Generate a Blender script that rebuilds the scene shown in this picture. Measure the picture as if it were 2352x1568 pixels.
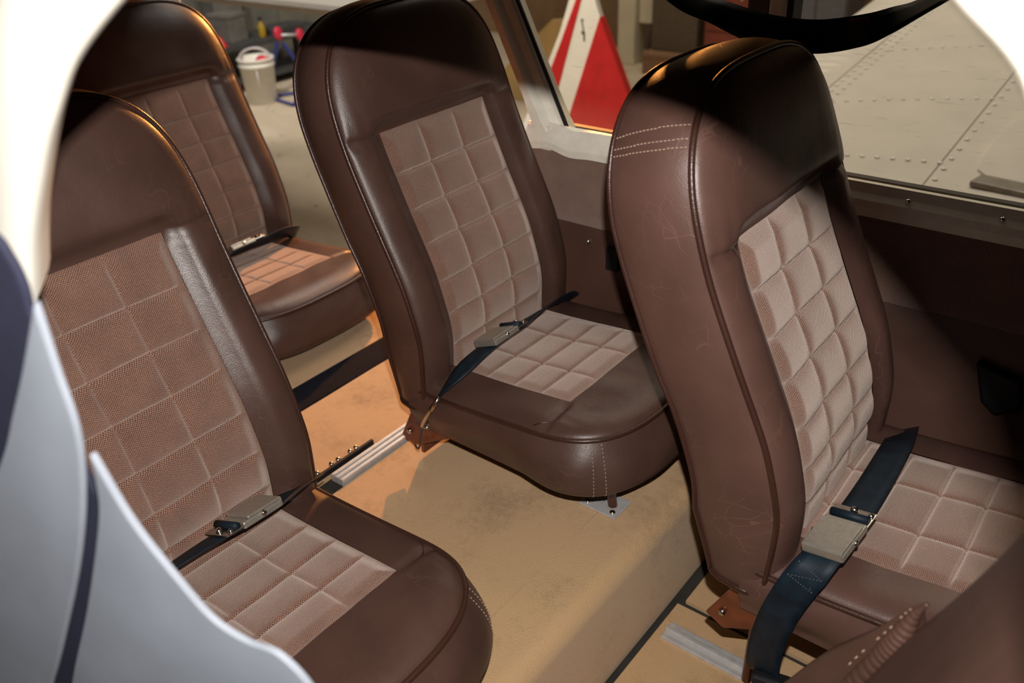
import bpy, bmesh, math, random
import numpy as np
from mathutils import Matrix, Vector

for o in list(bpy.data.objects):
    bpy.data.objects.remove(o)
scene = bpy.context.scene
COL = scene.collection
random.seed(7)
rng = np.random.default_rng(7)

# ---------------------------------------------------------------- camera
F_PX = 1998.6
yaw, pitch, roll = math.radians(39.68), math.radians(30.2), math.radians(-2.68)
CAM = Vector((0.966, -0.816, 1.156))
cd = Vector((-math.sin(yaw) * math.cos(pitch), math.cos(yaw) * math.cos(pitch), -math.sin(pitch)))
cr = cd.cross(Vector((0, 0, 1))).normalized()
cu = cr.cross(cd)
r2 = math.cos(roll) * cr + math.sin(roll) * cu
u2 = -math.sin(roll) * cr + math.cos(roll) * cu
cam_data = bpy.data.cameras.new('camera')
cam = bpy.data.objects.new('camera', cam_data)
COL.objects.link(cam)
cam.matrix_world = Matrix(((r2.x, u2.x, -cd.x, CAM.x), (r2.y, u2.y, -cd.y, CAM.y),
                           (r2.z, u2.z, -cd.z, CAM.z), (0, 0, 0, 1)))
cam_data.sensor_width = 36
cam_data.lens = 36 * F_PX / 2352
cam_data.clip_start = 0.02
cam_data.clip_end = 100
cam_data.dof.use_dof = True
cam_data.dof.focus_distance = 1.3
cam_data.dof.aperture_fstop = 4.3
scene.camera = cam

# ---------------------------------------------------------------- world, lights, exposure
scene.view_settings.view_transform = 'Standard'
scene.view_settings.look = 'None'
scene.view_settings.gamma = 1
scene.view_settings.exposure = 0.0
scene.view_settings.use_curve_mapping = False
world = bpy.data.worlds.new('world')
scene.world = world
world.use_nodes = True
world.node_tree.nodes['Background'].inputs[0].default_value = (0.62, 0.72, 1.0, 1)
world.node_tree.nodes['Background'].inputs[1].default_value = 0.03


def light(name, kind, loc, energy, color, target=None, **kw):
    d = bpy.data.lights.new(name, kind)
    d.energy = energy
    d.color = color
    for k, v in kw.items():
        setattr(d, k, v)
    o = bpy.data.objects.new(name, d)
    o.location = loc
    if target is not None:
        o.rotation_euler = (Vector(target) - Vector(loc)).to_track_quat('-Z', 'Y').to_euler()
    COL.objects.link(o)
    return o


# the camera's own flash, a little above the lens
FLASH = CAM + 0.080 * u2 + 0.014 * r2
fl_o = light('camera_flash', 'AREA', FLASH, 17, (1.0, 0.95, 0.90), shape='RECTANGLE', size=0.016, size_y=0.002)
fl_o.matrix_world = Matrix.Translation(FLASH) @ cam.matrix_world.to_3x3().to_4x4()
# warm work lamp in the hangar, shining in through the open rear door
light('hangar_work_lamp', 'SPOT', (-1.8, 3.2, 1.5), 680, (1.0, 0.38, 0.09), target=(-0.62, 0.3, 0.35),
      shadow_soft_size=0.05, spot_size=math.radians(46), spot_blend=1.0)
# area fills added overhead for the hangar's ambient light
light('hangar_fill_area', 'AREA', (0.6, 3.1, 4.2), 82, (1.0, 0.93, 0.84), target=(0.6, 3.3, 0),
      shape='RECTANGLE', size=3.0, size_y=1.2)
light('hangar_fill_area', 'AREA', (-2.8, 2.8, 4.2), 85, (1.0, 0.92, 0.82), target=(-2.8, 3.2, 0),
      shape='RECTANGLE', size=2.0, size_y=1.5)
light('added_hangar_spot', 'SPOT', (-2.9, 1.5, 3.0), 900, (1.0, 0.93, 0.84), target=(-2.1, 3.7, -0.1),  # spot added to brighten the tail fin
      shadow_soft_size=0.12, spot_size=math.radians(40), spot_blend=0.7)
light('hangar_fill_area', 'AREA', (-2.6, 5.6, 4.2), 70, (1.0, 0.90, 0.74), target=(-2.6, 6.4, 0),  # fill added to brighten the brown wall
      shape='RECTANGLE', size=3.0, size_y=0.8)
light('added_hangar_spot', 'SPOT', (-4.2, 2.1, 2.6), 420, (1.0, 0.95, 0.88), target=(-5.6, 3.9, -0.5),  # spot added to brighten the near side of the bucket
      shadow_soft_size=0.15, spot_size=math.radians(52), spot_blend=0.8)

# ---------------------------------------------------------------- materials
MATS = {}


def nmat(name):
    m = bpy.data.materials.new(name)
    m.use_nodes = True
    nt = m.node_tree
    b = nt.nodes['Principled BSDF']
    MATS[name] = m
    return m, nt, b


def lin(r, g, b):
    f = lambda c: (c / 255 / 12.92) if c / 255 <= 0.04045 else ((c / 255 + 0.055) / 1.055) ** 2.4
    return (f(r), f(g), f(b), 1)


def N(nt, typ, **kw):
    n = nt.nodes.new(typ)
    for k, v in kw.items():
        if k in ('operation', 'blend_type', 'data_type', 'feature', 'distance', 'noise_dimensions', 'attribute_name', 'wave_type', 'bands_direction', 'interpolation_type', 'clamp'):
            setattr(n, k, v)
        else:
            n.inputs[k].default_value = v
    return n


def coords(nt, kind='Object'):
    return nt.nodes.new('ShaderNodeTexCoord').outputs[kind]


def ramp(nt, fac, stops):
    r = nt.nodes.new('ShaderNodeValToRGB')
    e = r.color_ramp.elements
    while len(e) < len(stops):
        e.new(0.5)
    for i, (p, c) in enumerate(stops):
        e[i].position = p
        e[i].color = c
    nt.links.new(fac, r.inputs[0])
    return r.outputs[0]


def bump(nt, height, b, strength=0.3, dist=0.002, prev=None):
    n = nt.nodes.new('ShaderNodeBump')
    n.inputs['Strength'].default_value = strength
    n.inputs['Distance'].default_value = dist
    nt.links.new(height, n.inputs['Height'])
    if prev is not None:
        nt.links.new(prev, n.inputs['Normal'])
    nt.links.new(n.outputs[0], b.inputs['Normal'])
    return n.outputs[0]


def mk_simple(name, col, rough=0.5, metal=0.0, var=0.08, scale=30, bumpd=0.0, spec=0.5):
    m, nt, b = nmat(name)
    co = coords(nt)
    nz = N(nt, 'ShaderNodeTexNoise', Scale=scale, Detail=4.0)
    nt.links.new(co, nz.inputs['Vector'])
    lo = tuple(max(0, c * (1 - var * 2)) for c in col[:3]) + (1,)
    hi = tuple(min(1, c * (1 + var * 2)) for c in col[:3]) + (1,)
    nt.links.new(ramp(nt, nz.outputs['Fac'], [(0.3, lo), (0.7, hi)]), b.inputs['Base Color'])
    b.inputs['Roughness'].default_value = rough
    b.inputs['Metallic'].default_value = metal
    b.inputs['Specular IOR Level'].default_value = spec
    if bumpd:
        bump(nt, nz.outputs['Fac'], b, 0.4, bumpd)
    return m


def mk_leather(name, col, crease=0.5, rough=0.40):
    m, nt, b = nmat(name)
    co = coords(nt)
    # large tone changes
    n1 = N(nt, 'ShaderNodeTexNoise', Scale=9.0, Detail=5.0)
    nt.links.new(co, n1.inputs['Vector'])
    base = ramp(nt, n1.outputs['Fac'], [(0.3, tuple(c * 0.82 for c in col[:3]) + (1,)), (0.75, tuple(c * 1.18 for c in col[:3]) + (1,))])
    # crease lines: warped cells, worn pale on their edges
    w = N(nt, 'ShaderNodeTexNoise', Scale=6.0, Detail=3.0)
    nt.links.new(co, w.inputs['Vector'])
    mixv = N(nt, 'ShaderNodeMix', data_type='VECTOR')
    mixv.inputs[0].default_value = 0.16
    nt.links.new(co, mixv.inputs[4])
    nt.links.new(w.outputs['Color'], mixv.inputs[5])
    v1 = N(nt, 'ShaderNodeTexVoronoi', feature='DISTANCE_TO_EDGE', Scale=38.0)
    nt.links.new(mixv.outputs[1], v1.inputs['Vector'])
    line = N(nt, 'ShaderNodeMapRange')
    line.inputs[1].default_value = 0.0
    line.inputs[2].default_value = 0.026
    line.inputs[3].default_value = 1.0
    line.inputs[4].default_value = 0.0
    nt.links.new(v1.outputs['Distance'], line.inputs[0])
    patch = N(nt, 'ShaderNodeTexNoise', Scale=11.0, Detail=2.0)
    nt.links.new(co, patch.inputs['Vector'])
    pm = N(nt, 'ShaderNodeMapRange')
    pm.inputs[1].default_value = 0.48
    pm.inputs[2].default_value = 0.68
    nt.links.new(patch.outputs['Fac'], pm.inputs[0])
    mul = N(nt, 'ShaderNodeMath', operation='MULTIPLY')
    nt.links.new(line.outputs[0], mul.inputs[0])
    nt.links.new(pm.outputs[0], mul.inputs[1])
    mul2 = N(nt, 'ShaderNodeMath', operation='MULTIPLY')
    nt.links.new(mul.outputs[0], mul2.inputs[0])
    mul2.inputs[1].default_value = crease
    mx = N(nt, 'ShaderNodeMix', data_type='RGBA')
    nt.links.new(mul2.outputs[0], mx.inputs[0])
    nt.links.new(base, mx.inputs[6])
    mx.inputs[7].default_value = tuple(min(1, c * 1.9 + 0.01) for c in col[:3]) + (1,)
    nt.links.new(mx.outputs[2], b.inputs['Base Color'])
    # fine grain
    g = N(nt, 'ShaderNodeTexVoronoi', feature='F1', Scale=620.0)
    nt.links.new(co, g.inputs['Vector'])
    p = bump(nt, g.outputs['Distance'], b, 0.22, 0.0006)
    n2 = N(nt, 'ShaderNodeTexNoise', Scale=28.0, Detail=3.0)
    nt.links.new(co, n2.inputs['Vector'])
    p = bump(nt, n2.outputs['Fac'], b, 0.16, 0.004, p)
    bump(nt, mul2.outputs[0], b, 0.25, -0.0015, p)
    rr = N(nt, 'ShaderNodeMapRange')
    rr.inputs[3].default_value = rough - 0.05
    rr.inputs[4].default_value = rough + 0.10
    nt.links.new(n1.outputs['Fac'], rr.inputs[0])
    nt.links.new(rr.outputs[0], b.inputs['Roughness'])
    return m


def mk_weave(name, dark, mid, pale, period=0.0022, coord='UV', var=1.0):
    """coarse tweed: staggered pale dots on a dark ground"""
    m, nt, b = nmat(name)
    co = coords(nt, coord)
    sep = nt.nodes.new('ShaderNodeSeparateXYZ')
    wob = N(nt, 'ShaderNodeTexNoise', Scale=180.0, Detail=2.0)
    nt.links.new(co, wob.inputs['Vector'])
    mixv = N(nt, 'ShaderNodeMix', data_type='VECTOR')
    mixv.inputs[0].default_value = 0.0008
    nt.links.new(co, mixv.inputs[4])
    nt.links.new(wob.outputs['Color'], mixv.inputs[5])
    nt.links.new(mixv.outputs[1], sep.inputs[0])

    def wave(a, bb):
        k = 2 * math.pi / period
        m1 = N(nt, 'ShaderNodeMath', operation='MULTIPLY')
        nt.links.new(sep.outputs[0], m1.inputs[0])
        m1.inputs[1].default_value = a * k
        m2 = N(nt, 'ShaderNodeMath', operation='MULTIPLY_ADD')
        nt.links.new(sep.outputs[1], m2.inputs[0])
        m2.inputs[1].default_value = bb * k
        nt.links.new(m1.outputs[0], m2.inputs[2])
        s = N(nt, 'ShaderNodeMath', operation='SINE')
        nt.links.new(m2.outputs[0], s.inputs[0])
        return s.outputs[0]
    s1 = wave(0.55, 0.83)
    s2 = wave(-0.62, 0.78)
    ad = N(nt, 'ShaderNodeMath', operation='ADD')
    nt.links.new(s1, ad.inputs[0])
    nt.links.new(s2, ad.inputs[1])
    nz = N(nt, 'ShaderNodeTexNoise', Scale=420.0, Detail=2.0)
    nt.links.new(co, nz.inputs['Vector'])
    nm = N(nt, 'ShaderNodeMath', operation='MULTIPLY_ADD')
    nt.links.new(nz.outputs['Fac'], nm.inputs[0])
    nm.inputs[1].default_value = 2.0
    nt.links.new(ad.outputs[0], nm.inputs[2])
    mr = N(nt, 'ShaderNodeMapRange')
    mr.inputs[1].default_value = -1.3
    mr.inputs[2].default_value = 3.3
    nt.links.new(nm.outputs[0], mr.inputs[0])
    colr = ramp(nt, mr.outputs[0], [(0.15, dark), (0.5, mid), (0.85, pale)])
    big = N(nt, 'ShaderNodeTexNoise', Scale=22.0, Detail=4.0)
    nt.links.new(co, big.inputs['Vector'])
    bm_ = N(nt, 'ShaderNodeMapRange')
    bm_.inputs[1].default_value = 0.3
    bm_.inputs[2].default_value = 0.7
    bm_.inputs[3].default_value = 0.86
    bm_.inputs[4].default_value = 1.14
    nt.links.new(big.outputs['Fac'], bm_.inputs[0])
    mx = N(nt, 'ShaderNodeMix', data_type='RGBA', blend_type='MULTIPLY')
    mx.inputs[0].default_value = 1.0
    nt.links.new(colr, mx.inputs[6])
    nt.links.new(bm_.outputs[0], mx.inputs[7])
    nt.links.new(mx.outputs[2], b.inputs['Base Color'])
    b.inputs['Roughness'].default_value = 0.92
    b.inputs['Specular IOR Level'].default_value = 0.15
    b.inputs['Sheen Weight'].default_value = 1.0
    b.inputs['Sheen Roughness'].default_value = 0.55
    b.inputs['Sheen Tint'].default_value = (1.0, 0.86, 0.77, 1)
    bump(nt, mr.outputs[0], b, 0.55, 0.0012)
    return m


def mk_carpet(name, col):
    m, nt, b = nmat(name)
    co = coords(nt)
    n1 = N(nt, 'ShaderNodeTexNoise', Scale=7.0, Detail=4.0)
    n2 = N(nt, 'ShaderNodeTexNoise', Scale=520.0, Detail=3.0)
    n3 = N(nt, 'ShaderNodeTexNoise', Scale=60.0, Detail=3.0)
    for n in (n1, n2, n3):
        nt.links.new(co, n.inputs['Vector'])
    ad = N(nt, 'ShaderNodeMath', operation='MULTIPLY_ADD')
    nt.links.new(n2.outputs['Fac'], ad.inputs[0])
    ad.inputs[1].default_value = 0.7
    nt.links.new(n1.outputs['Fac'], ad.inputs[2])
    ad2 = N(nt, 'ShaderNodeMath', operation='MULTIPLY_ADD')
    nt.links.new(n3.outputs['Fac'], ad2.inputs[0])
    ad2.inputs[1].default_value = 0.35
    nt.links.new(ad.outputs[0], ad2.inputs[2])
    c = ramp(nt, ad2.outputs[0], [(0.65, tuple(x * 0.72 for x in col[:3]) + (1,)), (1.0, tuple(min(1, x * 1.25) for x in col[:3]) + (1,))])
    nt.links.new(c, b.inputs['Base Color'])
    b.inputs['Roughness'].default_value = 0.95
    b.inputs['Specular IOR Level'].default_value = 0.1
    b.inputs['Sheen Weight'].default_value = 0.3
    bump(nt, n2.outputs['Fac'], b, 0.8, 0.002)
    return m


LEATHER = mk_leather('brown_leather', lin(80, 57, 49), 0.28, 0.36)
LEATHER_OLD = mk_leather('worn_brown_leather', lin(91, 65, 57), 0.55, 0.36)
LEATHER_DARK = mk_leather('brown_piping', lin(62, 38, 30), 0.1, 0.30)
VINYL = mk_leather('brown_wall_vinyl', lin(86, 60, 50), 0.05, 0.45)
TWEED = mk_weave('brown_tweed', lin(60, 36, 28), lin(114, 80, 66), lin(172, 134, 114))
WALLCLOTH = mk_weave('wall_tweed', lin(70, 46, 40), lin(116, 88, 76), lin(160, 130, 114), period=0.0028)
CARPET = mk_carpet('tan_carpet', lin(186, 152, 112))
CREAM = mk_simple('cream_paint', lin(242, 236, 220), 0.42, 0, 0.03, 40, 0.0004)
WHITE_PAINT = mk_simple('white_paint', lin(216, 211, 201), 0.35, 0, 0.03, 5)
SKIN_PAINT = mk_simple('near_skin_paint', lin(238, 234, 222), 0.5, 0, 0.02, 10)
RED_PAINT = mk_simple('red_paint', lin(178, 36, 38), 0.35, 0, 0.06, 12)
BROWN_METAL = mk_simple('brown_enamel', lin(104, 52, 32), 0.28, 0.0, 0.12, 40, 0.0004)
CHROME = mk_simple('polished_steel', lin(205, 200, 192), 0.20, 1.0, 0.04, 60)
BRUSHED = mk_simple('brushed_steel', lin(190, 184, 172), 0.42, 0.75, 0.05, 160, 0.0002)
BLACK = mk_simple('black_rubber', lin(18, 18, 22), 0.6, 0, 0.1, 60)
NAVY_DARK = mk_simple('navy_seal_shade', lin(24, 26, 48), 0.85, 0, 0.08, 40)  # seal gap and the skin beside it, shade put into the colour
NAVY_FLOOR = mk_simple('black_floor_strip', lin(20, 21, 30), 0.9, 0, 0.1, 90, spec=0.1)
GREYSHADE = mk_simple('shaded_skin_grey', lin(132, 138, 148), 0.6, 0, 0.04, 12)  # white skin with the lens shade put into this grey
ALU = mk_simple('bare_aluminium', lin(206, 204, 202), 0.40, 0.35, 0.05, 70)
BRASS = mk_simple('cream_plastic', lin(214, 186, 120), 0.4, 0, 0.04, 50)
BUCKET = mk_simple('bucket_plastic', lin(222, 218, 206), 0.45, 0, 0.03, 12)
BLUE = mk_simple('blue_enamel', lin(46, 56, 118), 0.4, 0, 0.08, 30)
PINKRED = mk_simple('red_plastic', lin(190, 40, 66), 0.45, 0, 0.08, 30)
DARKGREY = mk_simple('dark_grey_steel', lin(62, 62, 62), 0.55, 0.1, 0.12, 12)
MIDGREY = mk_simple('grey_carton', lin(96, 92, 86), 0.8, 0, 0.12, 9)
YELLOW = mk_simple('yellow_plastic', lin(150, 122, 24), 0.5, 0, 0.08, 20)
WALLSTEEL = mk_simple('hangar_sheet_steel', lin(112, 110, 100), 0.6, 0, 0.10, 3)
WALLBROWN = mk_simple('hangar_brown_board', lin(138, 112, 84), 0.85, 0, 0.14, 2.2)
TANBOARD = mk_simple('tan_board', lin(200, 168, 112), 0.8, 0, 0.06, 6)
CREAMPOST = mk_simple('cream_steel_post', lin(210, 200, 176), 0.6, 0, 0.05, 3)
REDCAB = mk_simple('red_cabinet_paint', lin(120, 56, 42), 0.45, 0, 0.10, 5)
PATCH = mk_simple('belt_label', lin(62, 54, 46), 0.8, 0, 0.15, 200)
THREAD = mk_simple('pale_thread', lin(168, 140, 122), 0.8, 0, 0.08, 200)
THREAD_BR = mk_simple('tan_thread', lin(150, 118, 100), 0.8, 0, 0.08, 200)
THREAD_DK = mk_simple('grey_thread', lin(80, 84, 92), 0.8, 0, 0.08, 200)
SEAMDARK = mk_simple('dark_gap', lin(52, 48, 42), 0.9, 0, 0.1, 30)

# webbing: navy with fine lengthwise ribs
m, nt, b = nmat('navy_webbing')
co = coords(nt, 'UV')
wv = N(nt, 'ShaderNodeTexWave', wave_type='BANDS', bands_direction='X', Scale=120.0, Distortion=0.4)
nt.links.new(co, wv.inputs['Vector'])
nzz = N(nt, 'ShaderNodeTexNoise', Scale=40.0, Detail=3.0)
nt.links.new(co, nzz.inputs['Vector'])
nt.links.new(ramp(nt, nzz.outputs['Fac'], [(0.3, lin(12, 22, 32)), (0.7, lin(22, 38, 50))]), b.inputs['Base Color'])
b.inputs['Roughness'].default_value = 0.55
b.inputs['Specular IOR Level'].default_value = 0.3
bump(nt, wv.outputs['Fac'], b, 0.25, 0.0006)
WEB = m

# concrete
m, nt, b = nmat('hangar_concrete')
co = coords(nt)
n1 = N(nt, 'ShaderNodeTexNoise', Scale=1.6, Detail=6.0)
n2 = N(nt, 'ShaderNodeTexNoise', Scale=14.0, Detail=5.0)
for n in (n1, n2):
    nt.links.new(co, n.inputs['Vector'])
st = N(nt, 'ShaderNodeMapRange')
st.inputs[1].default_value = 0.64
st.inputs[2].default_value = 0.74
nt.links.new(n2.outputs['Fac'], st.inputs[0])
mx = N(nt, 'ShaderNodeMix', data_type='RGBA')
nt.links.new(st.outputs[0], mx.inputs[0])
nt.links.new(ramp(nt, n1.outputs['Fac'], [(0.3, lin(176, 160, 138)), (0.7, lin(204, 190, 168))]), mx.inputs[6])
mx.inputs[7].default_value = lin(120, 106, 90)
nt.links.new(mx.outputs[2], b.inputs['Base Color'])
b.inputs['Roughness'].default_value = 0.7
CONCRETE = m

# acrylic window: clear, slightly hazed, with fine scratches
m, nt, b = nmat('window_acrylic')
out = nt.nodes['Material Output']
co = coords(nt)
mp = nt.nodes.new('ShaderNodeMapping')
mp.inputs['Scale'].default_value = (3.0, 1.0, 60.0)
nt.links.new(co, mp.inputs['Vector'])
sc = N(nt, 'ShaderNodeTexNoise', Scale=9.0, Detail=3.0)
nt.links.new(mp.outputs[0], sc.inputs['Vector'])
sm = N(nt, 'ShaderNodeMapRange')
sm.inputs[1].default_value = 0.66
sm.inputs[2].default_value = 0.80
sm.inputs[3].default_value = 0.035
sm.inputs[4].default_value = 0.22
nt.links.new(sc.outputs['Fac'], sm.inputs[0])
tr = nt.nodes.new('ShaderNodeBsdfTransparent')
tr.inputs[0].default_value = (0.93, 0.91, 0.86, 1)
b.inputs['Base Color'].default_value = lin(226, 206, 170)
b.inputs['Roughness'].default_value = 0.25
ms = nt.nodes.new('ShaderNodeMixShader')
nt.links.new(sm.outputs[0], ms.inputs[0])
nt.links.new(tr.outputs[0], ms.inputs[1])
nt.links.new(b.outputs[0], ms.inputs[2])
nt.links.new(ms.outputs[0], out.inputs['Surface'])
GLASS = m


# ---------------------------------------------------------------- helpers
def tag(o, label=None, cat=None, group=None, kind=None):
    if label:
        o['label'] = label
    if cat:
        o['category'] = cat
    if group:
        o['group'] = group
    if kind:
        o['kind'] = kind
    return o


def empty(name, loc=(0, 0, 0)):
    o = bpy.data.objects.new(name, None)
    o.empty_display_size = 0.05
    o.location = loc
    COL.objects.link(o)
    return o


def mobj(name, verts, faces, mat, parent=None, smooth=True, uvs=None, off=(0, 0, 0)):
    me = bpy.data.meshes.new(name)
    vs = [(float(v[0]) - off[0], float(v[1]) - off[1], float(v[2]) - off[2]) for v in verts]
    me.from_pydata(vs, [], [tuple(int(i) for i in f) for f in faces])
    me.materials.append(mat)
    if uvs is not None:
        ul = me.uv_layers.new(name='UVMap')
        idx = np.zeros(len(me.loops), dtype=np.int32)
        me.loops.foreach_get('vertex_index', idx)
        ul.data.foreach_set('uv', np.asarray(uvs, dtype=np.float32)[idx].ravel())
    if smooth:
        me.polygons.foreach_set('use_smooth', [True] * len(me.polygons))
    me.update()
    o = bpy.data.objects.new(name, me)
    COL.objects.link(o)
    if parent is not None:
        o.parent = parent
    return o


class MB:
    """collects verts and faces"""

    def __init__(s):
        s.v, s.f, s.uv = [], [], []

    def add(s, v, f, uv=None):
        k = len(s.v)
        s.v += [tuple(x) for x in v]
        s.f += [tuple(i + k for i in q) for q in f]
        s.uv += list(uv) if uv is not None else [(0, 0)] * len(v)

    def box(s, a, b):
        x0, y0, z0 = a
        x1, y1, z1 = b
        v = [(x0, y0, z0), (x1, y0, z0), (x1, y1, z0), (x0, y1, z0), (x0, y0, z1), (x1, y0, z1), (x1, y1, z1), (x0, y1, z1)]
        s.add(v, [(3, 2, 1, 0), (4, 5, 6, 7), (0, 1, 5, 4), (1, 2, 6, 5), (2, 3, 7, 6), (3, 0, 4, 7)])
        return s

    def obox(s, c, ax, ay, az):
        """oriented box: centre and three half-axis vectors"""
        c, ax, ay, az = (np.array(q, float) for q in (c, ax, ay, az))
        v = [c + i * ax + j * ay + k * az for k in (-1, 1) for (i, j) in ((-1, -1), (1, -1), (1, 1), (-1, 1))]
        s.add(v, [(3, 2, 1, 0), (4, 5, 6, 7), (0, 1, 5, 4), (1, 2, 6, 5), (2, 3, 7, 6), (3, 0, 4, 7)])
        return s

    def tube(s, path, r, seg=8, closed=False, cap=True):
        v, f = tube_geo(path, r, seg, closed, cap)
        s.add(v, f)
        return s

    def grid(s, P, uv=None, flip=False):
        nu, nv = P.shape[:2]
        v = P.reshape(-1, 3)
        f = []
        for i in range(nu - 1):
            for j in range(nv - 1):
                q = (i * nv + j, i * nv + j + 1, (i + 1) * nv + j + 1, (i + 1) * nv + j)
                f.append(q[::-1] if flip else q)
        s.add(v, f, uv.reshape(-1, 2) if uv is not None else None)
        return s

    def prism(s, poly, fn0, fn1):
        """polygon points mapped by fn0 / fn1 to two 3-D rings"""
        n = len(poly)
        v = [fn0(p) for p in poly] + [fn1(p) for p in poly]
        s.add(v, [tuple(range(n))[::-1], tuple(range(n, 2 * n))] + [(i, (i + 1) % n, n + (i + 1) % n, n + i) for i in range(n)])
        return s

    def sphere(s, c, r, nu=8, nv=6, sc=(1, 1, 1)):
        v, f = [], []
        for i in range(nv + 1):
            th = math.pi * i / nv
            for j in range(nu):
                ph = 2 * math.pi * j / nu
                v.append((c[0] + sc[0] * r * math.sin(th) * math.cos(ph), c[1] + sc[1] * r * math.sin(th) * math.sin(ph), c[2] + sc[2] * r * math.cos(th)))
        for i in range(nv):
            for j in range(nu):
                f.append((i * nu + j, (i + 1) * nu + j, (i + 1) * nu + (j + 1) % nu, i * nu + (j + 1) % nu))
        s.add(v, f)
        return s

    def lathe(s, prof, c=(0, 0, 0), seg=32):
        v, f = [], []
        for (r, z) in prof:
            for j in range(seg):
                a = 2 * math.pi * j / seg
                v.append((c[0] + r * math.cos(a), c[1] + r * math.sin(a), c[2] + z))
        for i in range(len(prof) - 1):
            for j in range(seg):
                f.append((i * seg + j, i * seg + (j + 1) % seg, (i + 1) * seg + (j + 1) % seg, (i + 1) * seg + j))
        s.add(v, f)
        return s

    def build(s, name, mat, parent=None, smooth=False, off=(0, 0, 0), bevel=0, seg=2):
        o = mobj(name, s.v, s.f, mat, parent, smooth, s.uv, off)
        if bevel:
            md = o.modifiers.new('bevel', 'BEVEL')
            md.width = bevel
            md.segments = seg
            md.limit_method = 'ANGLE'
            md.angle_limit = math.radians(35)
        return o


def resample(path, n):
    P = np.array(path, float)
    d = np.concatenate([[0], np.cumsum(np.linalg.norm(np.diff(P, axis=0), axis=1))])
    t = np.linspace(0, d[-1], n)
    return np.stack([np.interp(t, d, P[:, k]) for k in range(P.shape[1])], 1)


def smooth_path(path, n):
    """Catmull-Rom through the points"""
    P = np.array(path, float)
    P = np.vstack([2 * P[0] - P[1], P, 2 * P[-1] - P[-2]])
    out = []
    m = len(P) - 3
    for t in np.linspace(0, m - 1e-9, n):
        i = int(t)
        u = t - i
        a, b_, c, d = P[i], P[i + 1], P[i + 2], P[i + 3]
        out.append(0.5 * (2 * b_ + (c - a) * u + (2 * a - 5 * b_ + 4 * c - d) * u * u + (3 * b_ - a - 3 * c + d) * u ** 3))
    return np.array(out)


def tube_geo(path, r, seg=8, closed=False, cap=True):
    P = np.array(path, float)
    n = len(P)
    rr = np.full(n, r) if np.isscalar(r) else np.array(r, float)
    if closed:
        T = np.roll(P, -1, 0) - np.roll(P, 1, 0)
    else:
        T = np.gradient(P, axis=0)
    T /= np.maximum(np.linalg.norm(T, axis=1, keepdims=True), 1e-12)
    u = np.cross(T[0], [0.13, 0.31, 0.94])
    u /= np.linalg.norm(u)
    v, f = [], []
    for i in range(n):
        u = u - T[i] * np.dot(u, T[i])
        u /= np.linalg.norm(u)
        w = np.cross(T[i], u)
        for j in range(seg):
            a = 2 * math.pi * j / seg
            v.append(P[i] + rr[i] * (math.cos(a) * u + math.sin(a) * w))
    m = n if closed else n - 1
    for i in range(m):
        for j in range(seg):
            k = (i + 1) % n
            f.append((i * seg + j, i * seg + (j + 1) % seg, k * seg + (j + 1) % seg, k * seg + j))
    if cap and not closed:
        f.append(tuple(range(seg))[::-1])
        f.append(tuple((n - 1) * seg + j for j in range(seg)))
    return v, f


def ribbon(mb, path, across, width, thick=0.0018, n=40):
    """strap: path points, the across-direction at each point, width"""
    P = smooth_path(path, n)
    A = smooth_path(across, n)
    A /= np.linalg.norm(A, axis=1, keepdims=True)
    T = np.gradient(P, axis=0)
    T /= np.linalg.norm(T, axis=1, keepdims=True)
    A = A - T * (A * T).sum(1, keepdims=True)
    A /= np.linalg.norm(A, axis=1, keepdims=True)
    Nn = np.cross(T, A)
    W = np.full(n, width) if np.isscalar(width) else np.interp(np.linspace(0, 1, n), np.linspace(0, 1, len(width)), width)
    L = np.concatenate([[0], np.cumsum(np.linalg.norm(np.diff(P, axis=0), axis=1))])
    prof = [(-0.5, -0.6), (-0.5, 0.6), (-0.25, 1), (0, 1.0), (0.25, 1), (0.5, 0.6), (0.5, -0.6), (0.25, -1), (0, -1), (-0.25, -1)]
    m = len(prof)
    v, uv, f = [], [], []
    for i in range(n):
        for (a, bb) in prof:
            v.append(P[i] + A[i] * a * W[i] + Nn[i] * bb * thick / 2)
            uv.append((a * 0.05, L[i]))
    for i in range(n - 1):
        for j in range(m):
            f.append((i * m + j, i * m + (j + 1) % m, (i + 1) * m + (j + 1) % m, (i + 1) * m + j))
    f.append(tuple(range(m)))
    f.append(tuple((n - 1) * m + j for j in range(m))[::-1])
    mb.add(v, f, uv)
    return P, A, Nn, T


# ---------------------------------------------------------------- seats
BW, BZC, BH, BN = 0.213, 0.686, 0.232, 3.3          # backrest outline: half width, arch start, arch height, power
BT0 = 0.262                                          # bottom of the backrest
ZK = [0.20, 0.30, 0.40, 0.50, 0.60, 0.70, 0.80, 0.95]
XK = [0.000, 0.011, 0.016, -0.012, -0.060, -0.105, -0.139, -0.177]
_zz = np.linspace(0.2, 0.95, 151)
_xx = np.interp(_zz, ZK, XK)
_k = np.exp(-np.linspace(-2, 2, 25) ** 2)
_k /= _k.sum()
_xx = np.convolve(np.pad(_xx, 12, mode='reflect', reflect_type='odd'), _k, 'valid')


def xf(z):
    return np.interp(z, _zz, _xx)


def half_w(t, w, tc, h, n):
    t = np.asarray(t, float)
    q = np.clip((t - tc) / h, 0, 1)
    return w * np.maximum(1 - q ** n, 0) ** (1 / n)


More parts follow.
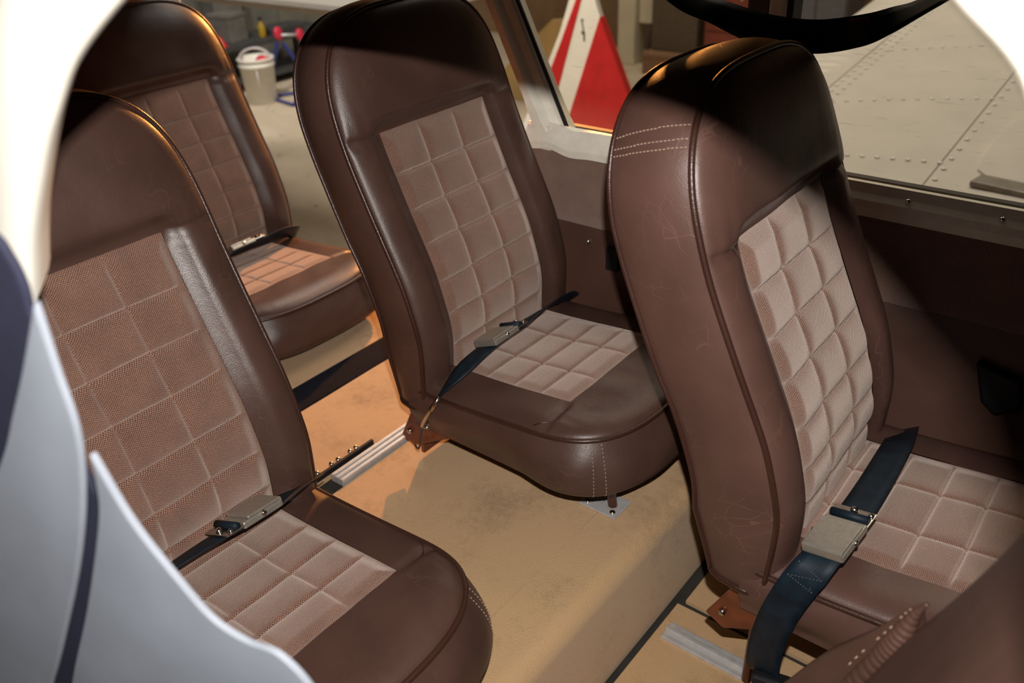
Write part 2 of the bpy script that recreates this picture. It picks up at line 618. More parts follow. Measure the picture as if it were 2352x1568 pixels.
def outline(w, t0, tc, h, n, m=44, k=26, r0=0.0):
    """(y, t) loop from (-w, t0) up, over the arch, and down to (w, t0)"""
    th = np.linspace(0, math.pi, m * 2 + 1)[1:-1]
    c, s = np.cos(th), np.sin(th)
    ya = -w * np.sign(c) * np.abs(c) ** (2 / n)
    ta = tc + h * np.abs(s) ** (2 / n)
    tl = np.linspace(t0, tc, k)
    Y = np.concatenate([np.full(k, -w), ya, np.full(k, w)])
    T = np.concatenate([tl, ta, tl[::-1]])
    P = np.stack([Y, T], 1)
    return resample(P, 150)


def dist_to(P, loop):
    """distance of points (.., 2) to a polyline"""
    Q = P.reshape(-1, 2)
    a, b_ = loop[:-1], loop[1:]
    ab = b_ - a
    L2 = np.maximum((ab ** 2).sum(1), 1e-12)
    out = np.empty(len(Q))
    for i in range(0, len(Q), 2000):
        q = Q[i:i + 2000, None, :]
        t = np.clip(((q - a) * ab).sum(-1) / L2, 0, 1)
        d = np.linalg.norm(a + t[..., None] * ab - q, axis=-1)
        out[i:i + 2000] = d.min(1)
    return out.reshape(P.shape[:-1])


def sstep(x):
    x = np.clip(x, 0, 1)
    return x * x * (3 - 2 * x)


def vnoise(y, t, sc, seed):
    r = np.random.default_rng(seed)
    z = 0
    for k in range(7):
        a, b_, p = r.uniform(-1, 1), r.uniform(-1, 1), r.uniform(0, 6.28)
        z = z + np.sin(sc * (a * y + b_ * t) + p)
    return z / 7


class Pad:
    """an upholstered face: leather surround with a quilted cloth rectangle"""

    def __init__(s, w, t0, tc, h, n, yf, tf0, tf1, rows, cols, M, B, L, fab_base, seed, close_t0, headL=None, headB=None, puff=0.007):
        s.__dict__.update(locals())
        s.loop = outline(w, t0, tc, h, n)
        lp = s.loop
        if close_t0:
            lp = np.vstack([lp, lp[:1]])
        s.dl = lp

    def leather_h(s, Y, T):
        d = dist_to(np.stack([Y, T], -1), s.dl)
        B, L = s.B, s.L
        if s.headL:
            k = sstep((T - s.tf1 - 0.0) / 0.04)
            B = B + (s.headB - B) * k
            L = L + (s.headL - L) * k
        e = B * np.sqrt(np.maximum(1 - (1 - np.minimum(d / L, 1)) ** 2, 0))
        dx = np.maximum(np.abs(Y) - s.yf, 0)
        dt = np.maximum(np.maximum(s.tf0 - T, T - s.tf1), 0)
        df = np.hypot(dx, dt)
        k = sstep(df / 0.034)
        hh = e * (0.25 + 0.75 * k) + (1 - k) * (s.fab_base - 0.25 * e)
        # sewn seam across at the upper edge of the cloth
        side = np.abs(Y) > s.yf
        hh = hh - 0.006 * np.exp(-((T - s.tf1) / 0.006) ** 2) * side * sstep(d / 0.01)
        # shallow gathers running out of the seam
        g = np.exp(-np.abs(T - s.tf1 - 0.02) / 0.035)
        hh = hh + 0.0009 * g * np.sin(Y * 260 + 3 * vnoise(Y, T, 40, s.seed)) * sstep(d / 0.02)
        hh = hh + 0.0016 * vnoise(Y, T, 55, s.seed + 3) * sstep(d / 0.03)
        return hh

    def fabric_h(s, Y, T):
        g = np.full(Y.shape, 9.0)
        wy = 0.0022 * vnoise(Y, T, 50, s.seed + 5)
        for r in s.rows:
            g = np.minimum(g, np.abs(T - r + wy))
        g2 = np.full(Y.shape, 9.0)
        for c in s.cols:
            g2 = np.minimum(g2, np.abs(Y - c + wy))
        de = np.minimum(s.yf - np.abs(Y), np.minimum(T - s.tf0, s.tf1 - T))
        q = s.puff * (0.55 * (1 - np.exp(-g / 0.0045)) + 0.45 * (1 - np.exp(-g / 0.014))) * (1 - 0.75 * np.exp(-g2 / 0.0055))
        edge = sstep(de / 0.022)
        q = q - 0.0030 * np.exp(-(g / 0.0021) ** 2) - 0.0012 * np.exp(-(g2 / 0.0022) ** 2)
        return s.fab_base - 0.0012 * (1 - edge) + q * edge + 0.0018 * vnoise(Y, T, 45, s.seed + 8) * edge

    def build(s, root, leather, names):
        yf, w = s.yf, s.w
        a = np.linspace(0, 1, 15)
        ye = w - (w - yf) * (1 - (1 - a) ** 1.7) if False else yf + (w - yf) * (1 - (1 - a) ** 1.9)
        ymid = np.linspace(-yf, yf, 15)
        ys = np.concatenate([-ye[::-1], ymid[1:-1], ye])
        T = list(np.linspace(s.t0, s.tf0, 10))[:-1] if s.tf0 > s.t0 + 1e-6 else []
        T += list(np.linspace(s.tf0, s.tf1, 40))
        th = np.linspace(0, math.pi / 2, 46)
        top = s.tc + s.h * np.sin(th) ** (2 / s.n)
        T += list(np.linspace(s.tf1, min(s.tf1 + 0.03, s.tc + s.h * 0.5), 8)[1:])
        T += [q for q in top if q > T[-1] + 0.0006]
        T = np.array(T)
        TT, SS = np.meshgrid(T, ys / w, indexing='ij')
        YY = SS * half_w(TT, w, s.tc, s.h, s.n)
        # keep the cloth border straight below the arch
        HH = s.leather_h(YY, TT)
        P = s.M(YY, TT, HH)
        nu, nv = TT.shape
        faces = []
        for i in range(nu - 1):
            tm = (T[i] + T[i + 1]) / 2
            for j in range(nv - 1):
                ym = (ys[j] + ys[j + 1]) / 2
                if abs(ym) < yf and s.tf0 < tm < s.tf1:
                    continue
                faces.append((i * nv + j, i * nv + j + 1, (i + 1) * nv + j + 1, (i + 1) * nv + j))
        used = sorted({i for f in faces for i in f})
        mp_ = {k: i for i, k in enumerate(used)}
        V = P.reshape(-1, 3)[used]
        mobj(names[0], V, [tuple(mp_[i] for i in f) for f in faces], leather, root)
        # quilted cloth
        ny, nt_ = 132, int((s.tf1 - s.tf0) / 0.0018) + 2
        yy = np.linspace(-yf, yf, ny)
        tt = np.linspace(s.tf0, s.tf1, nt_)
        T2, Y2 = np.meshgrid(tt, yy, indexing='ij')
        P2 = s.M(Y2, T2, s.fabric_h(Y2, T2))
        mb = MB().grid(P2, np.stack([Y2, T2], -1))
        mb.build(names[1], TWEED, root, True)
        # thread lying in the quilting seams
        mb = MB()
        for r in s.rows:
            y_ = np.linspace(-yf + 0.003, yf - 0.003, 110)
            t_ = r - 0.0022 * vnoise(y_, np.full(110, r), 50, s.seed + 5)
            L_ = s.M(y_, t_, s.fabric_h(y_, t_) + 0.0003)
            for q in range(0, 109, 2):
                mb.tube(L_[q:q + 2], 0.00055, 4, cap=False)
        for c in s.cols:
            n_t = int((s.tf1 - s.tf0) / 0.0025)
            t_ = np.linspace(s.tf0 + 0.003, s.tf1 - 0.003, n_t)
            y_ = c - 0.0022 * vnoise(np.full(n_t, c), t_, 50, s.seed + 5)
            L_ = s.M(y_, t_, s.fabric_h(y_, t_) + 0.0003)
            for q in range(0, n_t - 1, 2):
                mb.tube(L_[q:q + 2], 0.0006, 4, cap=False)
        mb.build('quilting_thread', THREAD_BR, root, False)


def make_seat(name, loc, label, leather, thick=0.095, base_drop=0.18, puff=0.007, seed=1, stitched=False, foot_y=-0.10):
    """seat frame: x forward, y across, z up; coordinates relative to the reference cabin datum"""
    root = empty(name, (loc[0], loc[1], loc[2]))
    tag(root, label, 'seat', 'leather and tweed cabin seats')

    # ---- backrest
    def M(Y, T, H):
        return np.stack([xf(T) + H, Y, T], -1)
    pad = Pad(BW, BT0, BZC, BH, BN, 0.135, 0.300, 0.730, [0.66, 0.60, 0.543, 0.48, 0.42, 0.36], [-0.045, 0.045], M,
              0.020, 0.045, 0.003, seed, True, 0.085, 0.030, puff)
    pad.build(root, leather, ('backrest_leather', 'backrest_cloth'))
    lp = pad.loop
    # side band between the front and the rear edge
    nrm = np.gradient(lp, axis=0)
    nrm = np.stack([-nrm[:, 1], nrm[:, 0]], 1)
    nrm /= np.linalg.norm(nrm, axis=1, keepdims=True)
    th = thick * np.interp(lp[:, 1], [0.26, 0.36, 0.55, 0.75, 0.92], [0.62, 0.95, 1.08, 1.0, 0.80])
    rows = []
    for k in np.linspace(0, 1, 13):
        bul = 0.011 * math.sin(math.pi * k) ** 0.8
        o = lp + nrm * bul
        o[:, 0] *= 1 - 0.02 * k
        wr = 0.0012 * np.sin(lp[:, 1] * 130 + k * 9) * math.sin(math.pi * k) * np.exp(-(lp[:, 1] - 0.27) / 0.05)
        zz = o[:, 1] - 0.012 * k * sstep((lp[:, 1] - 0.7) / 0.2)
        rows.append(np.stack([xf(lp[:, 1]) - th * k, o[:, 0] + wr, zz], 1))
    P = np.array(rows)
    MB().grid(P, flip=True).build('backrest_side', leather, root, True)
    # rear cover
    a = np.linspace(-1, 1, 25)
    Ts = np.concatenate([np.linspace(BT0, BZC, 24), (BZC + BH * np.sin(np.linspace(0, math.pi / 2, 22)) ** (2 / BN))[1:]])
    TT, SS = np.meshgrid(Ts, a, indexing='ij')
    YY = SS * half_w(TT, BW, BZC, BH, BN)
    D = dist_to(np.stack([YY, TT], -1), pad.dl)
    thT = thick * np.interp(TT, [0.26, 0.36, 0.55, 0.75, 0.92], [0.62, 0.95, 1.08, 1.0, 0.80])
    bk = 0.014 * np.sqrt(np.maximum(1 - (1 - np.minimum(D / 0.05, 1)) ** 2, 0))
    P = np.stack([xf(TT) - thT - bk, YY * 0.98, TT - 0.012 * sstep((TT - 0.7) / 0.2)], -1)
    MB().grid(P, flip=True).build('backrest_rear', leather, root, True)
    # piping
    fr = np.stack([xf(lp[:, 1]), lp[:, 0], lp[:, 1]], 1) + np.stack([np.full(len(lp), 0.001), nrm[:, 0] * 0.002, nrm[:, 1] * 0.002], 1)
    MB().tube(fr, 0.0042, 8).build('piping', LEATHER_DARK, root, True)
    rl = rows[-1] + np.stack([np.zeros(len(lp)), nrm[:, 0] * 0.002, nrm[:, 1] * 0.002], 1)
    MB().tube(rl, 0.0036, 8).build('piping', LEATHER_DARK, root, True)
    # hem closing the lower end
    mb = MB()
    lo_f, lo_r = rows[0], rows[-1]
    hem = [[rows[k][0] for k in range(13)], [rows[k][-1] for k in range(13)]]
    A_, B_ = np.array(hem[0]), np.array(hem[1])
    g = np.array([A_ + (B_ - A_) * q for q in np.linspace(0, 1, 9)])
    g[:, :, 2] -= 0.006 * np.sin(np.linspace(0, math.pi, 13))[None, :]
    mb.grid(g)
    mb.build('backrest_hem', leather, root, True)
    hemline = np.array([rows[k][0] for k in range(13)])
    MB().tube(np.vstack([hemline, hemline[-1:] + [[-0.004, 0.01, 0]]]), 0.0055, 8).build('hem_roll', LEATHER_DARK, root, True)

    # ---- cushion
    def z0(t):
        return 0.296 + 0.024 * sstep(np.asarray(t) / 0.38)

    def MC(Y, T, H):
        return np.stack([T + 0 * H, Y, z0(T) + H], -1)
    cp = Pad(0.212, -0.02, 0.235, 0.162, 3.0, 0.135, 0.0, 0.274, [0.03, 0.092, 0.153, 0.212], [-0.05, 0.05], MC,
             0.020, 0.055, 0.021, seed + 40, False, None, None, 0.0040)
    cp.build(root, leather, ('cushion_leather', 'cushion_cloth'))
    cl = cp.loop
    cn = np.gradient(cl, axis=0)
    cn = np.stack([-cn[:, 1], cn[:, 0]], 1)
    cn /= np.linalg.norm(cn, axis=1, keepdims=True)
    rows = []
    for k in np.linspace(0, 1, 13):
        outw = 0.012 * math.sin(math.pi * min(k * 1.15, 1)) + 0.040 * k ** 1.3 * sstep((cl[:, 1] - 0.16) / 0.2) * (1 - 0.9 * max(0, k - 0.88) / 0.12)
        fold = 0.0012 * np.sin(cl[:, 1] * 70 + cl[:, 0] * 55 + 5 * k) * math.sin(math.pi * k)
        o = cl + cn * (outw + fold)[:, None] if not np.isscalar(outw) else cl + cn * outw
        zz = z0(cl[:, 1]) * (1 - k) + 0.218 * k
        rows.append(np.stack([o[:, 1], o[:, 0], zz], 1))
    P = np.array(rows)
    MB().grid(P, flip=False).build('cushion_side', leather, root, True)
    pp = np.stack([cl[:, 1], cl[:, 0], z0(cl[:, 1])], 1) + np.stack([cn[:, 1] * 0.002, cn[:, 0] * 0.002, np.full(len(cl), 0.001)], 1)
    MB().tube(pp, 0.0042, 8).build('piping', LEATHER_DARK, root, True)
    # seams from the cloth corners out to the piping
    for sy in (-1, 1):
        ys_ = np.linspace(0.137, 0.206, 10)
        pts = []
        for q in ys_:
            t_ = 0.276 + 0.004 * math.sin((q - 0.137) * 45) - 0.03 * max(0, (q - 0.17) / 0.04) ** 2
            Yq, Tq = np.array([[sy * q]]), np.array([[t_]])
            pts.append(MC(Yq, Tq, cp.leather_h(Yq, Tq))[0, 0])
        MB().tube(np.array(pts), 0.0013, 6).build('seam', LEATHER_DARK, root, True)
    # upright stitched seams on the front corners of the cushion side
    for sy, c0 in ((-1, 0), (1, 0)):
        i0 = int(np.argmin(np.hypot(cl[:, 0] - sy * 0.165, cl[:, 1] - 0.345)))
        mb = MB()
        for dk in (-1, 1):
            pth = [rows[k][i0 + dk] + np.array([cn[i0][1], cn[i0][0], 0]) * 0.0006 for k in range(13)]
            pth = resample(pth, 40)
            for q in range(0, 39, 2):
                mb.tube(pth[q:q + 2], 0.0008, 5)
        mb.build('stitching', THREAD, root, True)
    # underside
    low = rows[-1]
    c = np.array([[0.19, 0, 0.214]])
    vv = np.vstack([low, c])
    n = len(low)
    mobj('cushion_base', vv, [(i, i + 1, n) for i in range(n - 1)] + [(n - 1, 0, n)], BLACK, root, False)

    # ---- frame
    for sy in (-1, 1):
        mb = MB()
        y0, y1 = sy * 0.196, sy * 0.203
        poly = [(-0.075, 0.165), (-0.045, 0.150), (0.05, 0.205), (0.052, 0.30), (-0.012, 0.32), (-0.035, 0.245)]
        mb.prism(poly, lambda p: (p[0], y0, p[1]), lambda p: (p[0], y1, p[1]))
        br = mb.build('recline_bracket', BROWN_METAL, root, False, bevel=0.003)
        for (bx, bz) in ((-0.02, 0.262), (0.02, 0.235), (-0.048, 0.185)):
            MB().tube([(bx, y1, bz), (bx, y1 + sy * 0.006, bz)], 0.0055, 10).build('bolt', CHROME, br, True)
    for sx, x0_, x1_ in ((0, 0.00, -0.03), (1, 0.31, 0.335)):
        for sy in (-1, 1):
            MB().tube([(x0_, sy * 0.12, 0.222), (x1_, sy * 0.105, 0.218 - base_drop * 0.3), (x1_ + 0.005 * (1 if sx else -1), sy * 0.10, 0.222 - base_drop)], 0.0085, 10).build('leg', BROWN_METAL, root, True)
    for sy in (-1, 1):
        mb = MB().box((0.285, sy * 0.10 - 0.028, 0.222 - base_drop), (0.362, sy * 0.10 + 0.028, 0.2255 - base_drop))
        fp = mb.build('foot_plate', ALU, root, False, bevel=0.001)
        for (bx, by) in ((0.298, -0.017), (0.298, 0.017), (0.35, -0.017)):
            MB().sphere((bx, sy * 0.10 + by, 0.2265 - base_drop), 0.006, 8, 5, (1, 1, 0.55)).build('bolt', CHROME, fp, True)
    if base_drop < 0.15:
        MB().box((-0.045, -0.185, 0.226 - base_drop), (-0.036, 0.185, 0.275)).build('light_block_panel', BROWN_METAL, root, False, bevel=0.002)  # panel added to keep lamp light off the floor ahead
    MB().tube([(0.0, -0.13, 0.224), (0.0, 0.13, 0.224)], 0.008, 10).build('cross_tube', BROWN_METAL, root, True)
    MB().tube([(0.31, -0.13, 0.224), (0.31, 0.13, 0.224)], 0.008, 10).build('cross_tube', BROWN_METAL, root, True)

    if stitched:   # three stitched rows on the near side of the headrest
        mb = MB()
        side = P_side = None
        for zi, dz in enumerate((0.0, -0.013, -0.021)):
            pts = []
            for k in np.linspace(0.05, 0.97, 60):
                tq = 0.874 + dz - 0.020 * k
                yq = -float(half_w(tq, BW, BZC, BH, BN))
                j = int(np.argmin(np.hypot(lp[:75, 0] - yq, lp[:75, 1] - tq)))
                t_h = thick * np.interp(tq, [0.26, 0.36, 0.55, 0.75, 0.92], [0.62, 0.95, 1.08, 1.0, 0.80])
                bul = 0.011 * math.sin(math.pi * k) ** 0.8 + 0.0008
                pts.append((xf(tq) - t_h * k, (yq + nrm[j][0] * bul) * (1 - 0.02 * k), tq + nrm[j][1] * bul - 0.012 * k * float(sstep((tq - 0.7) / 0.2))))
            pts = np.array(pts)
            for q in range(0, 58, 3):
                mb.tube(pts[q:q + 3], 0.0009, 5)
        mb.build('stitching', THREAD, root, True)
    return root


seat_A = make_seat('cabin_seat', (0.022, -0.398, -0.016), 'brown leather and tweed seat nearest at lower left, beside the grey shaded edge', LEATHER, 0.095, 0.09, 0.0065, 11)
seat_A.scale = (1, 0.953, 1)
seat_C = make_seat('cabin_seat', (0.0, 0.296, 0.003), 'smooth brown leather and tweed seat in the middle, in front of the cream window post', LEATHER, 0.095, 0.102, 0.0065, 23)
seat_D = make_seat('cabin_seat', (0.668, 0.254, -0.014), 'creased brown leather and tweed front seat at right with pale stitching on its headrest side', LEATHER_OLD, 0.122, 0.28, 0.0095, 35, stitched=True)
seat_B = make_seat('cabin_seat', (-0.917, 0.304, -0.072), 'rear brown seat half in shadow with orange light on its cushion', LEATHER, 0.095, 0.10, 0.006, 47)

# ---------------------------------------------------------------- the front seat tipped forward (lower right corner)
tip = empty('tipped_seat', (0.80, -0.40, 0.10))
tag(tip, 'plain brown leather seat back in the lower right corner with a gathered edge roll', 'seat')
TO = (0.80, -0.40, 0.10)
# rear cover: a leaning sheet with a padded edge; a runs up, b runs from the aisle side to the window side
na, nb = 40, 34
aa = np.linspace(-0.12, 0.62, na)
bb_ = np.linspace(0, 0.40, nb)
A2, B2 = np.meshgrid(aa, bb_, indexing='ij')
ed = np.minimum(B2 / 0.05, 1)
bul = 0.011 * np.sqrt(np.maximum(1 - (1 - ed) ** 2, 0)) + 0.004 * vnoise(A2, B2, 30, 3)
dirx, dirz = 0.33, 0.944
nx, nz_ = -0.944, 0.33
X = 0.853 + dirx * A2 + nx * bul
Z = 0.40 + dirz * A2 + nz_ * bul
Y = -0.192 - B2
MB().grid(np.stack([X, Y, Z], -1), np.stack([A2, B2], -1)).build('rear_cover', LEATHER, tip, True, TO)
# front side of the same back, so that it has thickness
MB().grid(np.stack([0.945 + dirx * A2, Y, 0.375 + dirz * A2], -1), flip=True).build('front_cover', LEATHER, tip, True, TO)
s_ = np.linspace(0, 1, 9)
Ps = np.stack([np.stack([X[:, 0] * (1 - q) + (0.945 + dirx * aa) * q, np.full(na, -0.192 + 0.014 * math.sin(math.pi * q)), Z[:, 0] * (1 - q) + (0.375 + dirz * aa) * q], -1) for q in s_], 0)
MB().grid(Ps).build('side_band', LEATHER, tip, True, TO)
# gathered roll along the edge: ridged rope of leather
pth = smooth_path([(0.898, -0.196, 0.575), (0.890, -0.193, 0.552), (0.884, -0.194, 0.520), (0.871, -0.195, 0.478), (0.857, -0.195, 0.435), (0.843, -0.195, 0.394), (0.82, -0.195, 0.33)], 260)
ph = np.linspace(0, 1, 260)
rad = (0.002 + 0.0085 * sstep(ph / 0.4)) * (1 + 0.13 * np.abs(np.sin(ph * 95 + 1.5 * np.sin(ph * 17)))) + 0.0008 * np.sin(ph * 23) * ph
v, f = tube_geo(pth, rad, 16)
v = [np.array(q) for q in v]
mb = MB()
mb.add(v, f)
mb.build('gathered_piping', LEATHER, tip, True, TO)
# loose skirt beside the roll
sk = []
edge_hi = smooth_path([(0.895, -0.195, 0.575), (0.882, -0.190, 0.549), (0.8585, -0.172, 0.497), (0.819, -0.163, 0.430), (0.784, -0.168, 0.361), (0.74, -0.17, 0.28)], 40)
edge_lo = smooth_path([(0.896, -0.196, 0.574), (0.888, -0.192, 0.549), (0.880, -0.191, 0.516), (0.868, -0.190, 0.474), (0.854, -0.190, 0.430), (0.82, -0.190, 0.34)], 40)
for q in np.linspace(0, 1, 14):
    base = edge_hi * (1 - q) + edge_lo * q
    lift = 0.007 * math.sin(math.pi * q) * np.sin(np.linspace(0.15, 2.6, 40))
    base = base + np.stack([-0.6 * lift, -0.2 * lift, 0.75 * lift], 1)
    sk.append(base)
sk = np.array(sk)
under = sk[:1] + np.array([[[0.01, 0.012, -0.05]]])
sk = np.concatenate([under, sk])
MB().grid(sk, flip=True).build('side_skirt', LEATHER, tip, True, TO)
mb = MB()
for base_i in (6, 14, 22):
    for k in range(3):
        p0 = sk[11, base_i + k * 2] + np.array([-0.001, 0, 0.002])
        p1 = sk[11, base_i + k * 2 + 1] + np.array([-0.001, 0, 0.002])
        mb.tube([p0, p1], 0.0007, 5)
mb.build('stitching', THREAD, tip, True, TO)


# ---------------------------------------------------------------- seat belts
def belt(label, loc, path, across, width, buckle_at, flip=False, extra=None):
    root = empty('lap_belt', loc)
    tag(root, label, 'seat belt', 'navy lap belts')
    mb = MB()
    P, A, Nn, T = ribbon(mb, path, across, width, 0.0022, 60)
    mb.build('webbing', WEB, root, True, loc)
    k = int(buckle_at * 59)
    c, a, n, t = P[k], A[k], Nn[k], T[k]
    if n[2] < 0:
        n = -n
    if flip:
        t = -t
    wl_ = width if np.isscalar(width) else float(np.interp(buckle_at, np.linspace(0, 1, len(width)), width))
    w = wl_ / 2 + 0.004
    # buckle: body, lifting plate, tongue, strap loop
    bb = MB().obox(c + n * 0.006, t * 0.034, a * w, n * 0.005).build('buckle_body', BRUSHED, root, False, loc, bevel=0.002)
    o = MB().obox(c + n * 0.0135 - t * 0.005, t * 0.029, a * (w - 0.001), n * 0.0022)
    o.obox(c + n * 0.008 - t * 0.0335, t * 0.0015, a * (w - 0.001), n * 0.0065)
    o.build('buckle_plate', BRUSHED, root, False, loc, bevel=0.0012)
    tp = MB()
    tp.obox(c + n * 0.006 + t * 0.047, t * 0.015, a * w, n * 0.0013)
    tg = tp.build('tongue', CHROME, root, False, loc, bevel=0.001)
    MB().tube([c + n * 0.0105 + t * 0.042 - a * (w - 0.003), c + n * 0.0105 + t * 0.042 + a * (w - 0.003)], 0.0055, 10).build('webbing_loop', WEB, root, True, loc)
    MB().sphere(c + n * 0.009 + t * 0.056, 0.0055, 10, 6).build('rivet', CHROME, tg, True, loc)
    MB().sphere(c + n * 0.009 + t * 0.053 + a * (w - 0.004), 0.004, 8, 5).build('rivet', CHROME, tg, True, loc)
    for s in (-1, 1):
        MB().tube([c + n * 0.008 + a * w * s, c + n * 0.008 + a * (w + 0.0025) * s], 0.004, 10).build('hinge_pin', CHROME, bb, True, loc)
    return root, (P, A, Nn, T)


ax_ = (0.75, -0.25, -0.55)
bC, gC = belt('navy lap belt buckled across the middle seat, hooked to a snap at its aisle corner', (0.07, 0.29, 0.36),
              [(0.035, 0.070, 0.285), (0.055, 0.092, 0.322), (0.070, 0.125, 0.350), (0.074, 0.175, 0.364), (0.074, 0.224, 0.366), (0.072, 0.285, 0.364), (0.066, 0.365, 0.362), (0.055, 0.450, 0.345), (0.03, 0.51, 0.31)],
              [(0.55, -0.75, 0.4), (0.6, -0.5, 0.2), (0.8, -0.1, 0.1), (0.85, 0, 0.25), (0.85, 0, 0.35), (0.85, 0, 0.4), (0.7, 0, 0.6), (0.6, 0.1, 0.7), (0.6, 0.2, 0.6)], [0.026, 0.032, 0.036, 0.042, 0.045, 0.045, 0.046, 0.046, 0.046], 0.50)
# snap hook at the aisle end
mb = MB()
mb.tube([(0.048, 0.060, 0.292), (0.028, 0.092, 0.275)], 0.005, 8)
mb.tube([(0.060, 0.070, 0.318), (0.050, 0.058, 0.290)], 0.0035, 8)
mb.build('end_bar', CHROME, bC, True, (0.07, 0.29, 0.36))
mb = MB()
lp_ = [(0.036, 0.072, 0.282), (0.024, 0.072, 0.262), (0.008, 0.074, 0.236), (0.003, 0.078, 0.226), (0.008, 0.086, 0.222), (0.018, 0.09, 0.234), (0.03, 0.088, 0.262), (0.038, 0.084, 0.281)]
mb.tube(smooth_path(lp_, 40), 0.0035, 8)
mb.build('snap_hook', CHROME, bC, True, (0.07, 0.29, 0.36))
mb = MB()
mb.tube(smooth_path([(0.004, 0.075, 0.226), (0.0, 0.072, 0.205), (-0.004, 0.072, 0.185), (-0.013, 0.074, 0.172), (-0.024, 0.078, 0.173)], 24), 0.002, 7)
mb.build('wire_hook', DARKGREY, bC, True, (0.07, 0.29, 0.36))

bA, gA = belt('navy lap belt with closed steel buckle lying on the lower left seat', (0.07, -0.35, 0.35),
              [(0.06, -0.52, 0.335), (0.078, -0.455, 0.352), (0.084, -0.405, 0.356), (0.084, -0.366, 0.352), (0.082, -0.330, 0.348), (0.078, -0.292, 0.344), (0.066, -0.235, 0.330), (0.045, -0.192, 0.305)],
              [(0.7, 0, 0.5), (0.8, 0, 0.45), (0.85, 0, 0.4), (0.85, 0, 0.35), (0.85, 0, 0.3), (0.85, 0, 0.3), (0.7, 0, 0.5), (0.6, 0, 0.7)], [0.046, 0.046, 0.045, 0.045, 0.045, 0.044, 0.036, 0.030], 0.56, flip=True)
bD, gD = belt('navy lap belt with plain steel buckle hanging off the right front seat', (0.74, 0.14, 0.3),
              [(0.715, 0.52, 0.255), (0.728, 0.44, 0.300), (0.742, 0.34, 0.338), (0.750, 0.215, 0.357), (0.752, 0.115, 0.366), (0.750, 0.058, 0.366), (0.742, 0.022, 0.352), (0.728, 0.008, 0.315), (0.712, 0.006, 0.255), (0.702, 0.012, 0.19), (0.700, 0.022, 0.13), (0.712, 0.034, 0.112)],
              [(0.8, 0.1, 0.5), (0.8, 0.1, 0.45), (0.85, 0.1, 0.3), (0.85, 0.1, 0.25), (0.85, 0.12, 0.2), (0.85, 0.12, 0.2), (0.88, 0.1, 0.2), (0.92, 0.05, 0.05), (0.95, 0.05, -0.05), (0.95, 0.1, -0.1), (0.95, 0.1, -0.1), (0.95, 0.1, 0)], 0.047, 0.455, flip=True)
# cross stitching beside the buckle and the folded end clip
P, A, Nn, T = gD
mb = MB()
k0, k1 = 33, 36
sg = 1 if Nn[34][2] > 0 else -1
c4 = [P[k0] - A[k0] * 0.018, P[k0] + A[k0] * 0.018, P[k1] + A[k1] * 0.018, P[k1] - A[k1] * 0.018]
c4 = [c + Nn[34] * sg * 0.0022 for c in c4]
for i, j in ((0, 1), (2, 3), (0, 2), (1, 3)):
    pp_ = resample([c4[i], c4[j]], 20)
    for q in range(0, 19, 2):
        mb.tube(pp_[q:q + 2], 0.0006, 5)
mb.build('stitching', THREAD_DK, bD, True, (0.74, 0.14, 0.3))
mb = MB()
mb.obox((0.714, 0.022, 0.114), (0.026, 0.004, 0.002), (0.002, -0.012, 0.002), (-0.002, 0.002, 0.012))
mb.build('end_fold', BLACK, bD, False, (0.74, 0.14, 0.3), bevel=0.004)
MB().tube([(0.688, 0.012, 0.104), (0.742, 0.02, 0.098)], 0.004, 8).build('end_clip', BRASS, bD, True, (0.74, 0.14, 0.3))
bB, gB = belt('dark lap belt lying across the orange-lit rear seat cushion', (-0.85, 0.38, 0.27),
              [(-0.90, 0.53, 0.235), (-0.862, 0.495, 0.262), (-0.848, 0.45, 0.277), (-0.842, 0.405, 0.280), (-0.840, 0.355, 0.280), (-0.840, 0.315, 0.280), (-0.842, 0.25, 0.278), (-0.85, 0.16, 0.27)],
              [(0.5, 0, 0.8), (0.6, 0, 0.7), (0.6, 0, 0.75), (0.6, 0, 0.75), (0.7, 0, 0.6), (0.7, 0, 0.6), (0.8, 0, 0.5), (0.8, 0, 0.5)], 0.046, 0.72, flip=True)

# shoulder strap sagging in front of the port window
loc = (0.48, 0.48, 0.9)
st_ = empty('shoulder_strap', loc)
tag(st_, 'dark navy shoulder strap sagging across the side window behind the front headrest', 'strap')
mb = MB()
sp = [(0.16, 0.50, 0.985), (0.268, 0.485, 0.924), (0.335, 0.48, 0.907), (0.406, 0.475, 0.890), (0.486, 0.472, 0.886), (0.552, 0.475, 0.899), (0.590, 0.48, 0.915), (0.625, 0.485, 0.934), (0.70, 0.50, 0.985)]
sa = [(0.1, 0.93, 0.3), (0.1, 0.92, 0.40), (0.08, 0.84, 0.55), (0.05, 0.6, 0.8), (0, 0.4, 0.92), (-0.05, 0.55, 0.83), (-0.1, 0.75, 0.65), (-0.1, 0.9, 0.43), (-0.1, 0.95, 0.3)]
P, A, Nn, T = ribbon(mb, sp, sa, 0.048, 0.002, 60)
mb.build('webbing', WEB, st_, True, loc)
sgn = -1 if Nn[38][1] > 0 else 1
v = []
for k in (35, 36, 37, 38, 39):
    for a in (-0.30, 0.0, 0.36):
        v.append(P[k] + A[k] * 0.048 * a + Nn[k] * sgn * 0.0022)
f = [(i * 3 + j, i * 3 + j + 1, i * 3 + j + 4, i * 3 + j + 3) for i in range(4) for j in range(2)]
mobj('sewn_label', v, f, PATCH, st_, False, None, loc)
MB().tube([P[k] + A[k] * 0.048 * 0.37 + Nn[k] * sgn * 0.0024 for k in (35, 36, 37, 38, 39)], 0.0007, 5).build('label_edge', mk_simple('orange_thread', lin(150, 84, 44), 0.8), st_, True, loc)


